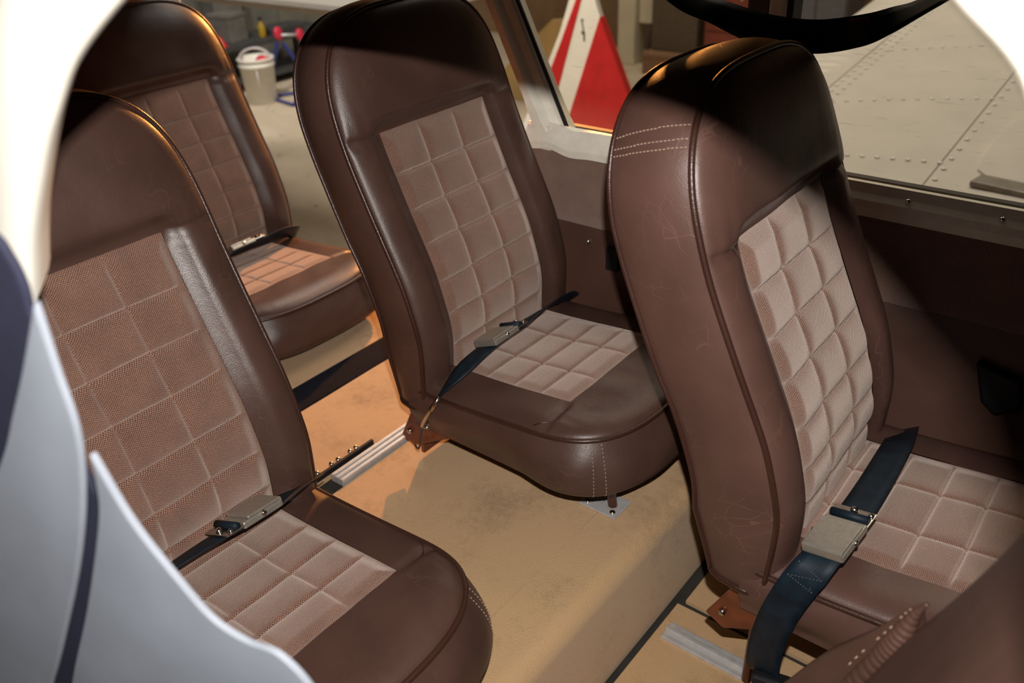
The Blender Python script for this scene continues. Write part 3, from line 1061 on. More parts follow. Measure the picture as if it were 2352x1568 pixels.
# ---------------------------------------------------------------- cabin shell
def struct(name, mb, mat, parent=None, smooth=False, bevel=0, label=None):
    o = mb.build(name, mat, parent, smooth, bevel=bevel)
    if parent is None:
        o['kind'] = 'structure'
        if label:
            o['label'] = label
    return o


FZ, LZ = 0.12, -0.085      # floor over the spar, front footwell
XS = 0.435
# base floor
mb = MB()
mb.box((-1.5, -0.60, -0.16), (1.7, 0.585, LZ - 0.012))
mb.box((-1.5, -0.60, LZ - 0.012), (XS - 0.03, 0.585, FZ - 0.014))
fl = struct('floor', mb, SEAMDARK, label='tan carpeted cabin floor with a step down to the front footwell')


def carpet(name, prof, y0, y1, th=0.009, seed=0, ny=40):
    """carpet sheet: profile (x, z) swept across y, with a soft surface"""
    pr = resample(prof, 70)
    yy = np.linspace(y0, y1, ny)
    X_, Y_ = np.meshgrid(pr[:, 0], yy, indexing='ij')
    Z_ = np.repeat(pr[:, 1][:, None], ny, 1)
    Z_ = Z_ + 0.0016 * vnoise(X_, Y_, 22, seed)
    mb = MB().grid(np.stack([X_, Y_, Z_], -1), flip=True)
    # rim
    for e in (0, -1):
        edge = np.stack([X_[e], Y_[e], Z_[e]], -1)
        mb.grid(np.stack([edge, edge - [0, 0, th]], 0), flip=(e == -1))
    for e in (0, -1):
        edge = np.stack([X_[:, e], Y_[:, e], Z_[:, e]], -1)
        mb.grid(np.stack([edge, edge - [0, 0, th]], 0), flip=(e == 0))
    return mb.build(name, CARPET, fl, True)


# upper sheet rolling over the edge of the step and down the riser
arc = [(XS - 0.035 + 0.035 * math.sin(a), FZ - 0.035 + 0.035 * math.cos(a)) for a in np.linspace(0, 1.35, 12)]
carpet('carpet_sheet', [(0.325, FZ)] + arc + [(XS + 0.006, LZ + 0.005)], -0.59, 0.575, seed=2)
carpet('carpet_sheet', [(-0.098, FZ), (0.3242, FZ)], -0.59, 0.575, seed=4)
carpet('carpet_sheet', [(-0.357, FZ), (-0.19, FZ + 0.001), (-0.142, FZ + 0.001)], -0.59, 0.575, seed=5)
carpet('carpet_sheet', [(-1.35, 0.113), (-0.445, 0.113)], -0.59, 0.575, seed=6)
carpet('carpet_sheet', [(XS + 0.020, LZ), (0.80, LZ), (1.6, LZ)], -0.59, 0.245, seed=7)
carpet('carpet_sheet', [(XS + 0.028, LZ - 0.003), (0.80, LZ - 0.003), (1.6, LZ - 0.003)], 0.262, 0.575, seed=8)
mb = MB().box((-0.443, -0.59, 0.105), (-0.36, 0.575, 0.121))
mb.build('floor_strip', NAVY_FLOOR, fl, False, bevel=0.003)
# pale metal rail across the floor behind the seats, with its hinge plate
mb = MB()
mb.box((-0.138, -0.04, 0.112), (-0.104, 0.57, 0.128))
mb.box((-0.130, -0.04, 0.128), (-0.126, 0.57, 0.131))
mb.box((-0.117, -0.04, 0.128), (-0.113, 0.57, 0.131))
mb.build('floor_rail', ALU, fl, False, bevel=0.002)
mb = MB().obox((-0.148, -0.005, 0.125), (0.0035, 0, 0), (0, 0.085, 0), (0, 0, 0.008))
pl = mb.build('hinge_plate', BLACK, fl, False, bevel=0.002)
for q in (-0.075, -0.055, -0.02, -0.003, 0.028, 0.043):
    MB().sphere((-0.157, q, 0.129), 0.006, 10, 6).build('bolt', CHROME, pl, True)
# seat rail in the footwell
mb = MB()
mb.box((0.47, 0.155, LZ - 0.004), (1.3, 0.195, LZ + 0.006))
mb.box((0.47, 0.170, LZ + 0.006), (1.3, 0.180, LZ + 0.012))
mb.build('seat_rail', ALU, fl, False, bevel=0.002)
# vent flap on the riser
MB().obox((XS + 0.004, 0.43, 0.02), (0.002, 0, 0), (0, 0.045, 0), (0, 0, 0.055)).build('riser_flap', CARPET, fl, False, bevel=0.004)

# far (port) side wall: cloth band, vinyl below
W = 0.575
mb = MB()
mb.box((-0.14, W + 0.004, -0.10), (1.6, W + 0.05, 0.60))
mb.box((-0.16, W + 0.02, 1.06), (1.6, W + 0.05, 1.30))       # above the windows
wl = struct('wall_left', mb, SEAMDARK, label='far cabin side wall with brown cloth band above brown vinyl')
n_ = 30
xx = np.linspace(-0.125, 1.6, 60)
zz = np.linspace(0.447, 0.606, 10)
X_, Z_ = np.meshgrid(xx, zz, indexing='ij')
Y_ = W + 0.004 - 0.008 * np.sqrt(np.maximum(1 - (np.abs(Z_ - 0.5265) / 0.08) ** 4, 0))
MB().grid(np.stack([X_, Y_, Z_], -1), np.stack([X_, Z_], -1)).build('cloth_panel', WALLCLOTH, wl, True)
zz = np.linspace(-0.09, 0.452, 20)
X_, Z_ = np.meshgrid(xx, zz, indexing='ij')
Y_ = W - 0.001 - 0.006 * sstep((0.452 - Z_) / 0.01) + 0.002 * vnoise(X_, Z_, 9, 4)
MB().grid(np.stack([X_, Y_, Z_], -1)).build('vinyl_panel', VINYL, wl, True)
MB().sphere((0.036, W - 0.008, 0.422), 0.0058, 10, 6).build('snap_stud', CHROME, wl, True)
mb = MB().box((0.085, W - 0.02, 0.375), (0.115, W - 0.004, 0.425))
mb.build('wall_latch', BLACK, wl, False, bevel=0.004)
mb = MB()
mb.prism([(0.79, 0.40), (0.86, 0.385), (0.87, 0.34), (0.835, 0.315), (0.81, 0.335)], lambda p: (p[0], W - 0.03, p[1]), lambda p: (p[0], W - 0.004, p[1]))
mb.build('wall_handle', BLACK, wl, False, bevel=0.006)

# window sill trim (cream), with a raised inner lip, swept along x
sec = [(W + 0.045, 0.628), (W + 0.018, 0.632), (W + 0.008, 0.650), (W - 0.002, 0.650), (W - 0.010, 0.636), (W - 0.017, 0.627), (W - 0.020, 0.615), (W - 0.018, 0.600), (W - 0.006, 0.597), (W + 0.045, 0.597)]
xs = np.concatenate([np.linspace(-0.115, 0.06, 24), np.linspace(0.08, 1.6, 20)])
P = []
for x in xs:
    wavy = 0.006 * math.exp(-((x + 0.055) / 0.028) ** 2) - 0.004 * math.exp(-((x - 0.0) / 0.03) ** 2)
    P.append([(x, y, z + (wavy if 3 <= i <= 8 else 0)) for i, (y, z) in enumerate(sec)])
mb = MB().grid(np.array(P))
mb.f.append(tuple(range(len(sec))))
sill = struct('trim_1', mb, CREAM, smooth=False, label='cream window sill along the far cabin wall')
for (x, z) in ((-0.052, 0.640), (0.638, 0.642), (0.773, 0.642), (0.95, 0.642)):
    MB().sphere((x, W - 0.009, z - 0.008), 0.0048, 10, 6).build('screw', CHROME, sill, True)
# raked window post behind the middle seat
p0, p1 = np.array([-0.031, 0, 0.606]), np.array([-0.262, 0, 1.08])
mb = MB()
sec = [(-0.052, 0.045), (-0.050, 0.0), (-0.040, -0.014), (-0.022, -0.014), (-0.012, 0.004), (0.004, 0.010), (0.010, 0.022), (0.010, 0.045)]
rows = []
for q in np.linspace(0, 1, 10):
    c = p0 + (p1 - p0) * q
    fl_ = 0.012 * (1 - sstep(q / 0.16))
    rows.append([(c[0] + u + (fl_ if u > -0.03 else -fl_ * 1.5), W + v, c[2]) for (u, v) in sec])
mb.grid(np.array(rows), flip=True)
mb.box((-0.112, W - 0.010, 0.60), (-0.055, W + 0.045, 0.648))
post = struct('trim_2', mb, CREAM, label='cream raked window post behind the middle seat')
post['kind'] = 'structure'
MB().tube([p0 + [0.014, W + 0.018, 0.004], p1 + [0.014, W + 0.018, 0]], 0.0045, 8).build('gasket_or_dark_strip', BLACK, post, True)
# upright between the two side windows, behind the front headrest
mb = MB()
mb.box((0.336, W + 0.0, 0.632), (0.374, W + 0.04, 1.09))
pv = struct('trim_3', mb, mk_simple('taupe_post_side', lin(92, 78, 58), 0.6), bevel=0.004, label='dark and cream upright between the two side windows')
mb = MB().box((0.374, W - 0.004, 0.632), (0.402, W + 0.04, 1.09))
mb.build('post_face', CREAM, pv, False, bevel=0.004)
mb = MB().box((0.402, W + 0.004, 0.632), (0.412, W + 0.04, 1.09))
mb.build('gasket_or_dark_strip', BLACK, pv, False)
# lip added below the panes to shade the sill from the lamp
mb = MB().box((-0.10, W + 0.046, 0.58), (1.6, W + 0.056, 0.636))
lip = struct('trim_4', mb, CREAM, bevel=0.003, label='added lip shading the sill below the side windows')
MB().box((-0.10, W + 0.043, 0.632), (1.6, W + 0.058, 0.641)).build('gasket_or_dark_strip', BLACK, lip, False)  # black strip added to hide lamp light on the lip top
# panes
mb = MB()
poly = [(-0.05, 0.634), (0.345, 0.634), (0.345, 1.075), (-0.25, 1.075)]
mb.prism(poly, lambda p: (p[0], W + 0.024, p[1]), lambda p: (p[0], W + 0.028, p[1]))
struct('window_1', mb, GLASS, label='scratched clear side window beside the middle seat')
mb = MB()
poly = [(0.405, 0.634), (1.58, 0.634), (1.58, 1.075), (0.405, 1.075)]
mb.prism(poly, lambda p: (p[0], W + 0.024, p[1]), lambda p: (p[0], W + 0.028, p[1]))
struct('window_2', mb, GLASS, label='clear side window beside the front seat, the wing seen through it')

# ceiling, rear bulkhead, front bulkhead, door frame rear edge
mb = MB().box((-1.55, -0.66, 1.27), (1.70, 0.63, 1.31))
struct('ceiling', mb, mk_simple('brown_headliner', lin(70, 58, 50), 0.9, 0, 0.05, 60))
mb = MB().box((-1.55, -0.63, -0.16), (-1.42, 0.62, 1.27))
struct('wall_back', mb, VINYL)
mb = MB().box((1.66, -0.63, -0.16), (1.72, 0.62, 1.27))
struct('wall_front', mb, VINYL)
mb = MB().box((-1.45, W - 0.01, -0.12), (-1.37, W + 0.05, 1.28))
mb.box((-1.45, W + 0.01, 1.16), (-0.20, W + 0.05, 1.28))
mb.box((-1.45, W + 0.01, -0.16), (-0.12, W + 0.05, 0.085))
struct('door_1', mb, CREAM, bevel=0.006, label='cream frame of the open rear door')

# ---------------------------------------------------------------- near side wall with the opening the photograph looks through
hole = [(0.328, 0.872), (0.364, 0.928), (0.416, 0.989), (0.455, 1.027), (0.500, 1.063), (0.569, 1.101), (0.640, 1.135), (0.700, 1.152), (0.740, 1.1565), (0.792, 1.159), (0.85, 1.1545), (0.893, 1.140), (0.918, 1.120), (0.9345, 1.104), (0.9445, 1.074), (0.954, 1.04), (0.967, 0.99), (0.980, 0.93), (0.99, 0.84),
        (0.985, 0.72), (0.94, 0.62), (0.82, 0.56), (0.65, 0.54), (0.42, 0.50), (0.28, 0.56), (0.22, 0.66), (0.225, 0.76), (0.272, 0.825)]
H0 = smooth_path(hole + hole[:1], 161)[:-1]
cen = np.array([0.66, 0.88])
tan_ = np.roll(H0, -1, 0) - np.roll(H0, 1, 0)
nr = np.stack([tan_[:, 1], -tan_[:, 0]], 1)
nr /= np.linalg.norm(nr, axis=1, keepdims=True)
if ((H0 - cen) * nr).sum() < 0:
    nr = -nr
prof = [(0.030, -0.566), (0.022, -0.572), (0.010, -0.584), (0.001, -0.594), (0.0, -0.600), (0.004, -0.606), (0.014, -0.610), (0.026, -0.612), (0.040, -0.612), (0.046, -0.610), (0.049, -0.605), (0.052, -0.610), (0.058, -0.614), (0.12, -0.616)]
rows = []
for (o, y) in prof:
    q = H0 + nr * o
    rows.append(np.stack([q[:, 0], np.full(len(q), y), q[:, 1]], 1))
ang = np.arctan2(H0[:, 1] - cen[1], H0[:, 0] - cen[0])
# far border of the skin, a big rounded rectangle
bx = []
for q, a in zip(H0, ang):
    dx, dz = math.cos(a), math.sin(a)
    k = min((1.02 if dx > 0 else 1.25) / max(abs(dx), 1e-6), (0.40 if dz > 0 else 1.05) / max(abs(dz), 1e-6))
    bx.append((cen[0] + dx * k, -0.64 if dz < 0 else -0.63, cen[1] + dz * k))
rows.append(np.array(bx))
rows = np.array(rows)
rows = np.concatenate([rows, rows[:, :1]], 1)
mb = MB().grid(rows, flip=True)
wn = struct('wall_right', mb, SKIN_PAINT, smooth=True, label='white skin and rim of the opening the photo looks through')
# inner skin, so the wall has thickness
inn = rows[[0, -1]].copy()
inn[1][:, 1] += 0.03
MB().grid(inn).build('inner_skin', VINYL, wn, True)


def slab(name, poly, y0, y1, mat, parent, bev, off):
    P2 = smooth_path(list(poly) + [poly[0]], 90)[:-1]
    mb = MB()
    mb.prism([tuple(p) for p in P2], lambda p: (p[0], -0.786 + 0.3 * p[0] + y0, p[1]), lambda p: (p[0], -0.786 + 0.3 * p[0] + y1, p[1]))
    return mb.build(name, mat, parent, True, off, bevel=bev, seg=6)


# lower left edge of the opening, lens shade put into its grey
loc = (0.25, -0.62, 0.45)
shade_ = empty('shaded_edge', loc)
tag(shade_, 'blurred edge of the opening at the lower left, lens shade painted in pale grey', 'opening edge')
slab('shaded_slab', [(0.471, 0.827), (0.486, 0.775), (0.509, 0.731), (0.529, 0.701), (0.553, 0.688), (0.58, 0.684), (0.601, 0.653), (0.605, 0.599), (0.492, 0.523), (0.297, 0.42), (0.357, 0.558), (0.411, 0.665), (0.457, 0.766), (0.468, 0.806)], 0.0, 0.005, GREYSHADE, shade_, 0.002, loc)
slab('shaded_slab', [(0.471, 0.937), (0.469, 0.89), (0.467, 0.841), (0.45, 0.783), (0.42, 0.713), (0.376, 0.628), (0.331, 0.547), (0.247, 0.413), (0.04, 0.306), (0.256, 0.657), (0.336, 0.737), (0.389, 0.804), (0.416, 0.846), (0.44, 0.884)], -0.001, 0.004, GREYSHADE, shade_, 0.002, loc)
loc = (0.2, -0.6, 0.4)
sl_ = slab('seal_and_shade', [(0.446, 0.923), (0.448, 0.939), (0.445, 0.956), (0.435, 0.971), (0.395, 0.98), (0.247, 0.819), (-0.103, 0.216), (0.504, 0.53), (0.51, 0.655), (0.484, 0.696), (0.459, 0.75), (0.443, 0.796), (0.445, 0.841), (0.448, 0.894)], 0.0105, 0.0165, NAVY_DARK, None, 0.002, loc)  # navy covers the seal gap and painted shade on the skin
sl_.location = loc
tag(sl_, 'dark navy seal and painted shade behind the grey edge at the left', 'seal')

# ---------------------------------------------------------------- own wing, seen through the front side window
loc = (0.2, 0.62, 0.0)
wg = empty('aircraft_wing', loc)
tag(wg, 'white riveted aircraft wing outside the right side window', 'wing')


def wz(x, y):
    return 0.0 + 0.11 * (y - 0.57) - 0.030 * ((x - 0.55) / 0.85) ** 2 * 1.2


def wing_grid(x0, x1, y0, y1, nx=18, ny=24, dz=0.0):
    xs_, ys_ = np.linspace(x0, x1, nx), np.linspace(y0, y1, ny)
    X_, Y_ = np.meshgrid(xs_, ys_, indexing='ij')
    Z_ = wz(X_, Y_) + dz + 0.0016 * vnoise(X_, Y_, 9, 6)
    g = np.stack([X_, Y_, Z_], -1)
    return g


mb = MB()
for (x0, x1) in ((-0.275, 0.328), (0.332, 1.9)):
    for (y0, y1) in ((0.63, 5.6),):
        g = wing_grid(x0, x1, y0, y1)
        b2 = MB().grid(g, flip=True)
        low = g.copy()
        low[..., 2] -= 0.006
        b2.grid(low)
        b2.build('skin_panel', WHITE_PAINT, wg, True, loc)
g = wing_grid(-0.27, 1.9, 0.63, 5.6)
g[..., 2] -= 0.008
lo = g.copy()
lo[..., 2] -= 0.20 * np.sqrt(np.maximum((lo[..., 0] + 0.35) / 2.3, 0.01))
MB().grid(g, flip=True).grid(lo).build('wing_core', SEAMDARK, wg, True, loc)
# flap with stiffening beads running fore and aft
mb = MB()
ys_ = np.linspace(0.66, 5.0, 400)
xs_ = np.linspace(-0.58, -0.285, 22)
X_, Y_ = np.meshgrid(xs_, ys_, indexing='ij')
bead = np.exp(-((((Y_ / 0.085) % 1) - 0.5) / 0.13) ** 2) * sstep((X_ + 0.56) / 0.05) * sstep((-0.33 - X_) / 0.05)
Z_ = wz(X_, Y_) - 0.006 + 0.008 * bead
g = np.stack([X_, Y_, Z_], -1)
mb.grid(g, flip=True)
lo = g.copy()
lo[..., 2] = wz(X_, Y_) - 0.02 - 0.08 * (X_ + 0.58)
mb.grid(lo)
mb.build('flap', WHITE_PAINT, wg, True, loc)
# rivets: rows along seams and ribs, too small to pick apart singly
mb = MB()
rv = []
for y in np.arange(1.2, 5.2, 0.085):
    rv.append((0.352, y))
for y in np.arange(1.2, 5.2, 0.062):
    rv += [(-0.255, y), (-0.215, y + 0.03)]
for x in np.arange(-0.20, 0.33, 0.048):
    rv += [(x, 2.15 + 0.12 * (x - 0.1)), (x, 2.72 + 0.30 * (x - 0.1)), (x, 3.35 + 0.3 * x), (x, 1.5)]
for x in np.arange(0.40, 1.2, 0.06):
    rv += [(x, 3.3), (x, 1.9)]
for (x, y) in rv:
    mb.sphere((x, y, wz(x, y) + 0.0022), 0.0095, 8, 4, (1, 1, 0.42))
o = mb.build('rivet_rows', mk_simple('rivet_glint_paint', lin(253, 251, 244), 0.12, 0, 0.0, spec=1.0), wg, True, loc)  # paler than the wing skin, glints put into the colour
o['kind'] = 'stuff'
# hatch with a rounded corner and its step bar
hp = [(0.50, 2.10), (1.3, 2.10), (1.3, 2.95), (0.62, 2.95), (0.52, 2.86), (0.455, 2.62), (0.43, 2.35), (0.445, 2.16)]
mb = MB()
mb.prism(hp, lambda p: (p[0], p[1], wz(p[0], p[1]) - 0.002), lambda p: (p[0], p[1], wz(p[0], p[1]) + 0.010))
mb.build('hatch_panel', WHITE_PAINT, wg, False, loc, bevel=0.003)
mb = MB()
mb.prism([(0.452, 2.035), (1.2, 1.99), (1.2, 2.07), (0.47, 2.10)], lambda p: (p[0], p[1], wz(p[0], p[1]) + 0.002), lambda p: (p[0], p[1], wz(p[0], p[1]) + 0.022))
mb.build('step_bar', mk_simple('grey_step_paint', lin(140, 134, 124), 0.4), wg, False, loc, bevel=0.006)
mb = MB()
mb.prism([(0.50, 2.60), (1.2, 2.60), (1.2, 2.66), (0.52, 2.66)], lambda p: (p[0], p[1], wz(p[0], p[1]) + 0.002), lambda p: (p[0], p[1], wz(p[0], p[1]) + 0.02))
mb.build('hatch_handle', mk_simple('pale_step_paint', lin(196, 190, 180), 0.4), wg, False, loc, bevel=0.006)

# ---------------------------------------------------------------- hangar
G = -0.80
mb = MB().box((-9, -3.5, G - 0.05), (6, 9, G))
struct('floor_hangar', mb, CONCRETE, label='pale concrete hangar floor outside the open door')
# sheet steel wall at the back, ribbed
xs0 = -6.75
ys_ = np.arange(0.0, 9.0, 0.02)
ph = (ys_ / 0.34) % 1
rib = np.where((ph > 0.42) & (ph < 0.62), 0.035, 0.0)
P = np.array([[(xs0 + r, y, z) for (r, y) in zip(rib, ys_)] for z in (G, 4.6)])
mb = MB().grid(P, flip=True)
struct('wall_hangar_back', mb, WALLSTEEL, label='ribbed grey sheet steel hangar wall')
mb = MB().box((-9, 7.2, G), (6, 7.3, 4.6))
struct('wall_hangar_side', mb, WALLBROWN, label='brown board hangar wall seen through the windows')
mb = MB().box((-9, -3.5, 4.6), (6, 9, 4.7))
struct('ceiling_hangar', mb, WALLSTEEL)

# bucket with coiled hose
loc = (-5.62, 3.83, G)
bk = empty('white_bucket', loc)
tag(bk, 'white plastic bucket with a wire handle on the hangar floor', 'bucket')
BR = 0.158
mb = MB().lathe([(0.0, 0.004), (0.118, 0.0), (0.125, 0.004), (BR - 0.012, 0.31), (BR - 0.004, 0.312), (BR - 0.003, 0.335), (BR - 0.010, 0.338), (BR - 0.009, 0.362), (BR, 0.364), (BR, 0.382), (BR - 0.006, 0.386), (BR - 0.012, 0.380), (0.118, 0.02), (0.0, 0.015)], (0, 0, 0), 40)
mb.build('pail', BUCKET, bk, True)
a0 = np.linspace(0, math.pi, 24)
dirv = np.array([0.62, 0.78])       # handle hangs on the side towards the cabin
perp = np.array([0.78, -0.62])
hp = [(perp * BR * math.cos(a) + np.array([0.82, -0.57]) * 0.155 * math.sin(a)) for a in a0]
mb = MB().tube([(p[0], p[1], 0.315 - 0.17 * math.sin(a)) for p, a in zip(hp, a0)], 0.004, 7)
mb.build('wire_handle', ALU, bk, True)
hs = empty('coiled_hose', (-5.62, 3.83, G + 0.36))
tag(hs, 'pale hose coiled in loops inside the white bucket', 'hose')
mb = MB()
t = np.linspace(0, 6 * math.pi, 150)
rr_ = 0.125 + 0.008 * np.sin(t / 3)
pts = np.stack([rr_ * np.cos(t) * 0.6, rr_ * np.cos(t) * 0.8 + 0.012 * (t / 9 - 1), 0.0 + 0.10 * np.sin(t)], 1)
mb.tube(pts, 0.009, 8)
mb.build('hose', mk_simple('pale_hose', lin(196, 188, 186), 0.5), hs, True)
rg = MB()
n_ = 14
th_ = np.linspace(0, 2 * math.pi, n_, endpoint=False)
rowsr = [np.stack([0.07 * k * np.cos(th_) * (1 + 0.2 * np.sin(3 * th_)), 0.07 * k * np.sin(th_), 0.05 * (1 - k * k) + 0.012 * np.sin(4 * th_) * k], 1) for k in np.linspace(0.05, 1, 6)]
rowsr = np.concatenate([np.array(rowsr), np.array(rowsr)[:, :1]], 1)
rg.grid(rowsr)
o = rg.build('red_rag', PINKRED, None, True)
o.location = (-5.60, 3.88, G + 0.345)
tag(o, 'crumpled red rag tucked in the hose coil in the bucket', 'rag')

# blue trestle stand
loc = (-5.55, 4.05, G)
sd = empty('trestle_stand', loc)
tag(sd, 'blue steel trestle stand with red knobs behind the middle seat', 'stand')


def bar(name, a, b_, r=0.016, mat=BLUE, par=sd, lc=loc):
    a, b_ = np.array(a, float), np.array(b_, float)
    return MB().tube([a, b_], r, 4 if r > 0.012 else 8).build(name, mat, par, False, lc)


ft1, ft2, ft3 = (-5.67, 3.92, G), (-5.24, 3.86, G), (-5.60, 4.30, G)
tp1, tp2 = (-5.65, 4.11, -0.34), (-5.64, 4.16, -0.36)
bar('leg', ft1, tp1)
bar('leg', (-5.45, 4.32, G), tp2)
bar('leg', ft2, (-5.40, 4.36, -0.40))
bar('base_bar', (ft1[0], ft1[1], G + 0.016), (ft2[0], ft2[1], G + 0.016))
bar('base_bar', (ft1[0], ft1[1], G + 0.016), (-5.45, 4.32, G + 0.016))
for (c, r_) in (((-5.65, 4.135, -0.275), 0.058), ((-5.60, 4.33, -0.315), 0.055)):
    kb = MB()
    kb.lathe([(0.0, -0.02), (r_ * 0.8, -0.02), (r_, -0.008), (r_, 0.012), (r_ * 0.75, 0.022), (0.0, 0.024)], (0, 0, 0), 20)
    V = [(-q[2] * 0.8 + c[0] - q[0] * 0.1, c[1] + q[1] * 0.75, c[2] + q[0]) for q in kb.v]
    kb.v = V
    kb.build('knob', PINKRED, sd, True, loc)
MB().tube([(-5.63, 4.15, -0.29), (-5.60, 4.31, -0.31)], 0.010, 8).build('spindle', ALU, sd, True, loc)

# work bench with things on it, deep in the shade behind the rear seat
loc = (-6.2, 4.2, G)
wb = empty('work_bench', loc)
tag(wb, 'dark grey work bench against the ribbed hangar wall', 'bench')
MB().box((-6.5, 2.6, -0.42), (-6.0, 5.0, -0.37)).build('bench_top', DARKGREY, wb, False, loc, bevel=0.004)
MB().box((-6.48, 2.65, -0.72), (-6.02, 4.95, -0.69)).build('shelf', DARKGREY, wb, False, loc, bevel=0.004)
for (x, y) in ((-6.03, 2.65), (-6.03, 4.95), (-6.47, 2.65), (-6.47, 4.95)):
    MB().box((x - 0.025, y - 0.025, G), (x + 0.025, y + 0.025, -0.42)).build('leg', DARKGREY, wb, False, loc)
# things on the bench


def carton(lbl, c, s, mat, tilt=0.0, name='storage_box', cat='box'):
    root = empty(name, c)
    tag(root, lbl, cat)
    MB().box((-s[0] / 2, -s[1] / 2, 0), (s[0] / 2, s[1] / 2, s[2])).build('body', mat, root, False, bevel=0.006)
    MB().box((-s[0] / 2 - 0.006, -s[1] / 2 - 0.006, s[2] - 0.03), (s[0] / 2 + 0.006, s[1] / 2 + 0.006, s[2] + 0.006)).build('lid', mat, root, False, bevel=0.004)
    root.rotation_euler = (0, 0, tilt)
    return root


carton('grey box on the bench left of the yellow bottle', (-6.22, 4.02, -0.37), (0.25, 0.22, 0.24), MIDGREY, 0.2)
carton('low dark box on the bench above the bucket', (-6.15, 4.55, -0.37), (0.2, 0.35, 0.06), DARKGREY, -0.1)
carton('tall grey locker standing by the ribbed wall', (-6.52, 4.2, -0.37), (0.2, 0.3, 0.55), MIDGREY, 0.0, 'locker', 'locker')
yb = empty('yellow_bottle', (-6.08, 4.28, -0.37))
tag(yb, 'small yellow bottle on the bench above the white bucket', 'bottle')
MB().lathe([(0, 0), (0.032, 0), (0.034, 0.01), (0.034, 0.10), (0.012, 0.135), (0.012, 0.15), (0, 0.15)], (0, 0, 0), 20).build('body', YELLOW, yb, True)
MB().lathe([(0, 0.148), (0.016, 0.148), (0.016, 0.18), (0.0, 0.182)], (0, 0, 0), 16).build('cap', BLACK, yb, True)
for i, (y, z, r_) in enumerate(((3.58, -0.37, 0.09), (3.80, -0.37, 0.07))):
    th_ = np.linspace(0, 2 * math.pi, 18)
    rw = np.array([np.stack([r_ * k * np.cos(th_) * (1 + 0.25 * np.sin(2 * th_ + i)), r_ * k * np.sin(th_) * 1.2, (0.16 - 0.06 * i) * (1 - k ** 1.6) + 0.02 * np.sin(5 * th_) * k * (1 - k)], 1) for k in np.linspace(0.03, 1, 9)])
    o = MB().grid(rw).build('red_cloth', RED_PAINT, None, True)
    o.location = (-6.08, y, z + 0.0)
    tag(o, ('crumpled red cloth on the bench beside the rear headrest', 'smaller red cloth on the bench between the red cloth and the bucket')[i], 'cloth')

# parked aircraft: tailplane at upper left, striped fin through the middle window
loc = (-2.6, 2.6, 0.5)
tpn = empty('white_tailplane', loc)
tag(tpn, 'white aircraft tailplane edge at the top, left of the middle headrest', 'tailplane')
for nm, y0, y1, x0 in (('main_panel', 1.72, 3.2, -2.25), ('tip_panel', 1.72, 3.2, -2.245)):
    pass
prof = [(0, -0.02), (0.02, -0.045), (0.25, -0.06), (0.9, -0.03), (0.9, -0.02), (0.25, 0.03), (0.02, 0.0)]
for nm, x0, x1 in (('main_panel', -4.2, -2.235), ('tip_panel', -2.23, -1.75)):
    mb = MB()
    n = len(prof)
    v = [(x, 1.72 + 0.012 * (x + 2) + p[0] * 1.0, 0.565 + p[1]) for x in (x0, x1) for p in prof]
    mb.add(v, [tuple(range(n)), tuple(range(n, 2 * n))[::-1]] + [(i, n + i, n + (i + 1) % n, (i + 1) % n) for i in range(n)])
    mb.build(nm, WHITE_PAINT, tpn, False, loc, bevel=0.004)

loc = (-2.0, 3.5, G)
fin = empty('striped_tail_fin', loc)
tag(fin, 'white tail fin with red stripes seen through the middle window', 'tail fin')


def finpoly(name, poly, mat, e=0.0):
    mb = MB()
    mb.prism(poly, lambda p: (p[0], 3.5 - e, p[1]), lambda p: (p[0], 3.54 if e == 0 else 3.501 if e < 0.01 else 3.544, p[1]))
    return mb.build(name, mat, fin, False, loc, bevel=0.002 if e == 0 else 0)


# body: leading edge left, trailing edge right, going on below the sill
finpoly('fin_body', [(-2.36, -0.30), (-2.62, G + 0.02), (-1.35, G + 0.02), (-1.56, -0.36), (-1.655, -0.185), (-1.863, 0.25), (-1.93, 0.42), (-2.0, 0.47), (-2.055, 0.38), (-2.14, 0.15)], WHITE_PAINT)
finpoly('red_stripe', [(-2.375, -0.42), (-2.235, -0.42), (-1.985, 0.345), (-1.96, 0.44), (-1.975, 0.46), (-2.02, 0.345), (-2.13, 0.10)], RED_PAINT, 0.003)
finpoly('red_panel', [(-2.235 + 0.13, -0.42), (-1.52, -0.42), (-1.648, -0.187), (-1.858, 0.252)], RED_PAINT, 0.0101)
mb = MB()
for pl_ in ([(-1.992, 0.228), (-1.976, 0.232), (-1.974, 0.226), (-1.986, 0.222)], [(-1.988, 0.222), (-1.982, 0.222), (-1.964, 0.150), (-1.970, 0.148)], [(-1.990, 0.166), (-1.966, 0.156), (-1.966, 0.146), (-1.984, 0.150)], [(-1.972, 0.148), (-1.964, 0.148), (-1.966, 0.108), (-1.972, 0.110)]):
    mb.prism(pl_, lambda p: (p[0], 3.4955, p[1]), lambda p: (p[0], 3.501, p[1]))
mb.build('black_mark', BLACK, fin, False, loc)

# tan board leaning behind the fin
tb = MB()
tb.prism([(-4.1, G), (-3.25, G), (-3.16, -0.10), (-3.3, -0.12)], lambda p: (p[0], 5.0, p[1]), lambda p: (p[0], 5.03, p[1]))
o = tb.build('tan_board', TANBOARD, None, False, (-3.5, 5.0, G), bevel=0.003)
o.location = (-3.5, 5.0, G)
tag(o, 'tan board leaning behind the left side of the striped fin', 'board')

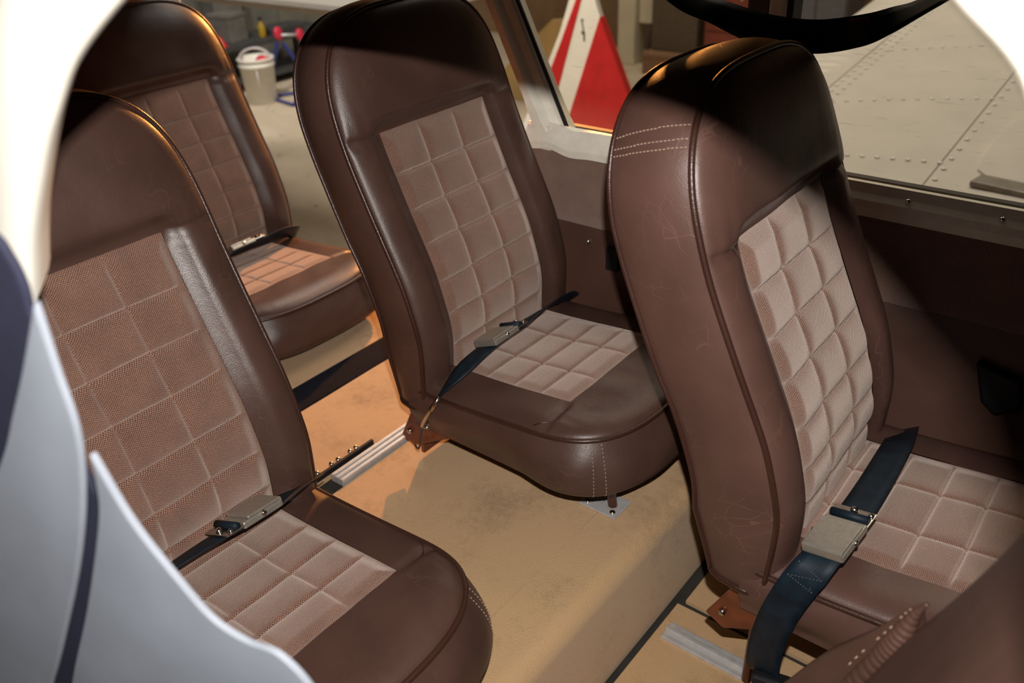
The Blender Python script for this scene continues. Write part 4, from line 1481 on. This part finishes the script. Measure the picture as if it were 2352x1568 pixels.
# things against the brown wall
loc = (-3.5, 6.6, G)
ps = empty('steel_column', loc)
tag(ps, 'pale cream steel column right of the striped fin', 'column')
MB().box((-3.66, 6.55, G), (-3.48, 6.75, 4.5)).build('column_shaft', CREAMPOST, ps, False, loc, bevel=0.01)
MB().box((-3.46, 6.60, -0.42), (-3.32, 6.72, 2.5)).build('conduit_box', CREAMPOST, ps, False, loc, bevel=0.008)
MB().tube([(-3.36, 6.62, -0.42), (-3.35, 6.62, G)], 0.015, 8).build('conduit', DARKGREY, ps, True, loc)
loc = (-2.45, 6.65, G)
cb = empty('tool_cabinet', loc)
tag(cb, 'dark red tool cabinet with small knobs behind the strap', 'cabinet')
MB().box((-2.68, 6.4, G), (-2.28, 6.9, 0.9)).build('body', REDCAB, cb, False, loc, bevel=0.006)
for i in range(9):
    z0_ = G + 0.06 + i * 0.18
    dr = MB().box((-2.66, 6.385, z0_), (-2.30, 6.402, z0_ + 0.165)).build('drawer', REDCAB, cb, False, loc, bevel=0.004)
    MB().sphere((-2.34, 6.376, z0_ + 0.09), 0.016, 8, 5).build('knob', CHROME, dr, True, loc)
carton('brown carton on the floor right of the cream column', (-2.98, 6.55, G), (0.55, 0.45, 0.18), mk_simple('brown_carton', lin(128, 96, 72), 0.85), 0.1)
carton('dark stacked crate above the brown carton', (-3.0, 6.65, G + 0.19), (0.45, 0.4, 0.75), mk_simple('dark_crate', lin(86, 74, 60), 0.85), 0.0, 'crate', 'crate')
lc = empty('blue_grey_locker', (-1.75, 6.7, G))
tag(lc, 'blue grey metal locker against the wall above the strap', 'locker')
MB().box((-0.25, -0.2, 0), (0.25, 0.2, 1.5)).build('body', mk_simple('blue_grey_steel', lin(84, 86, 92), 0.5), lc, False, bevel=0.008)
MB().box((-0.235, -0.215, 0.05), (-0.005, -0.198, 1.45)).build('door', mk_simple('blue_grey_door', lin(92, 94, 100), 0.5), lc, False, bevel=0.004)
MB().box((0.005, -0.215, 0.05), (0.235, -0.198, 1.45)).build('door', mk_simple('blue_grey_door2', lin(90, 92, 98), 0.5), lc, False, bevel=0.004)
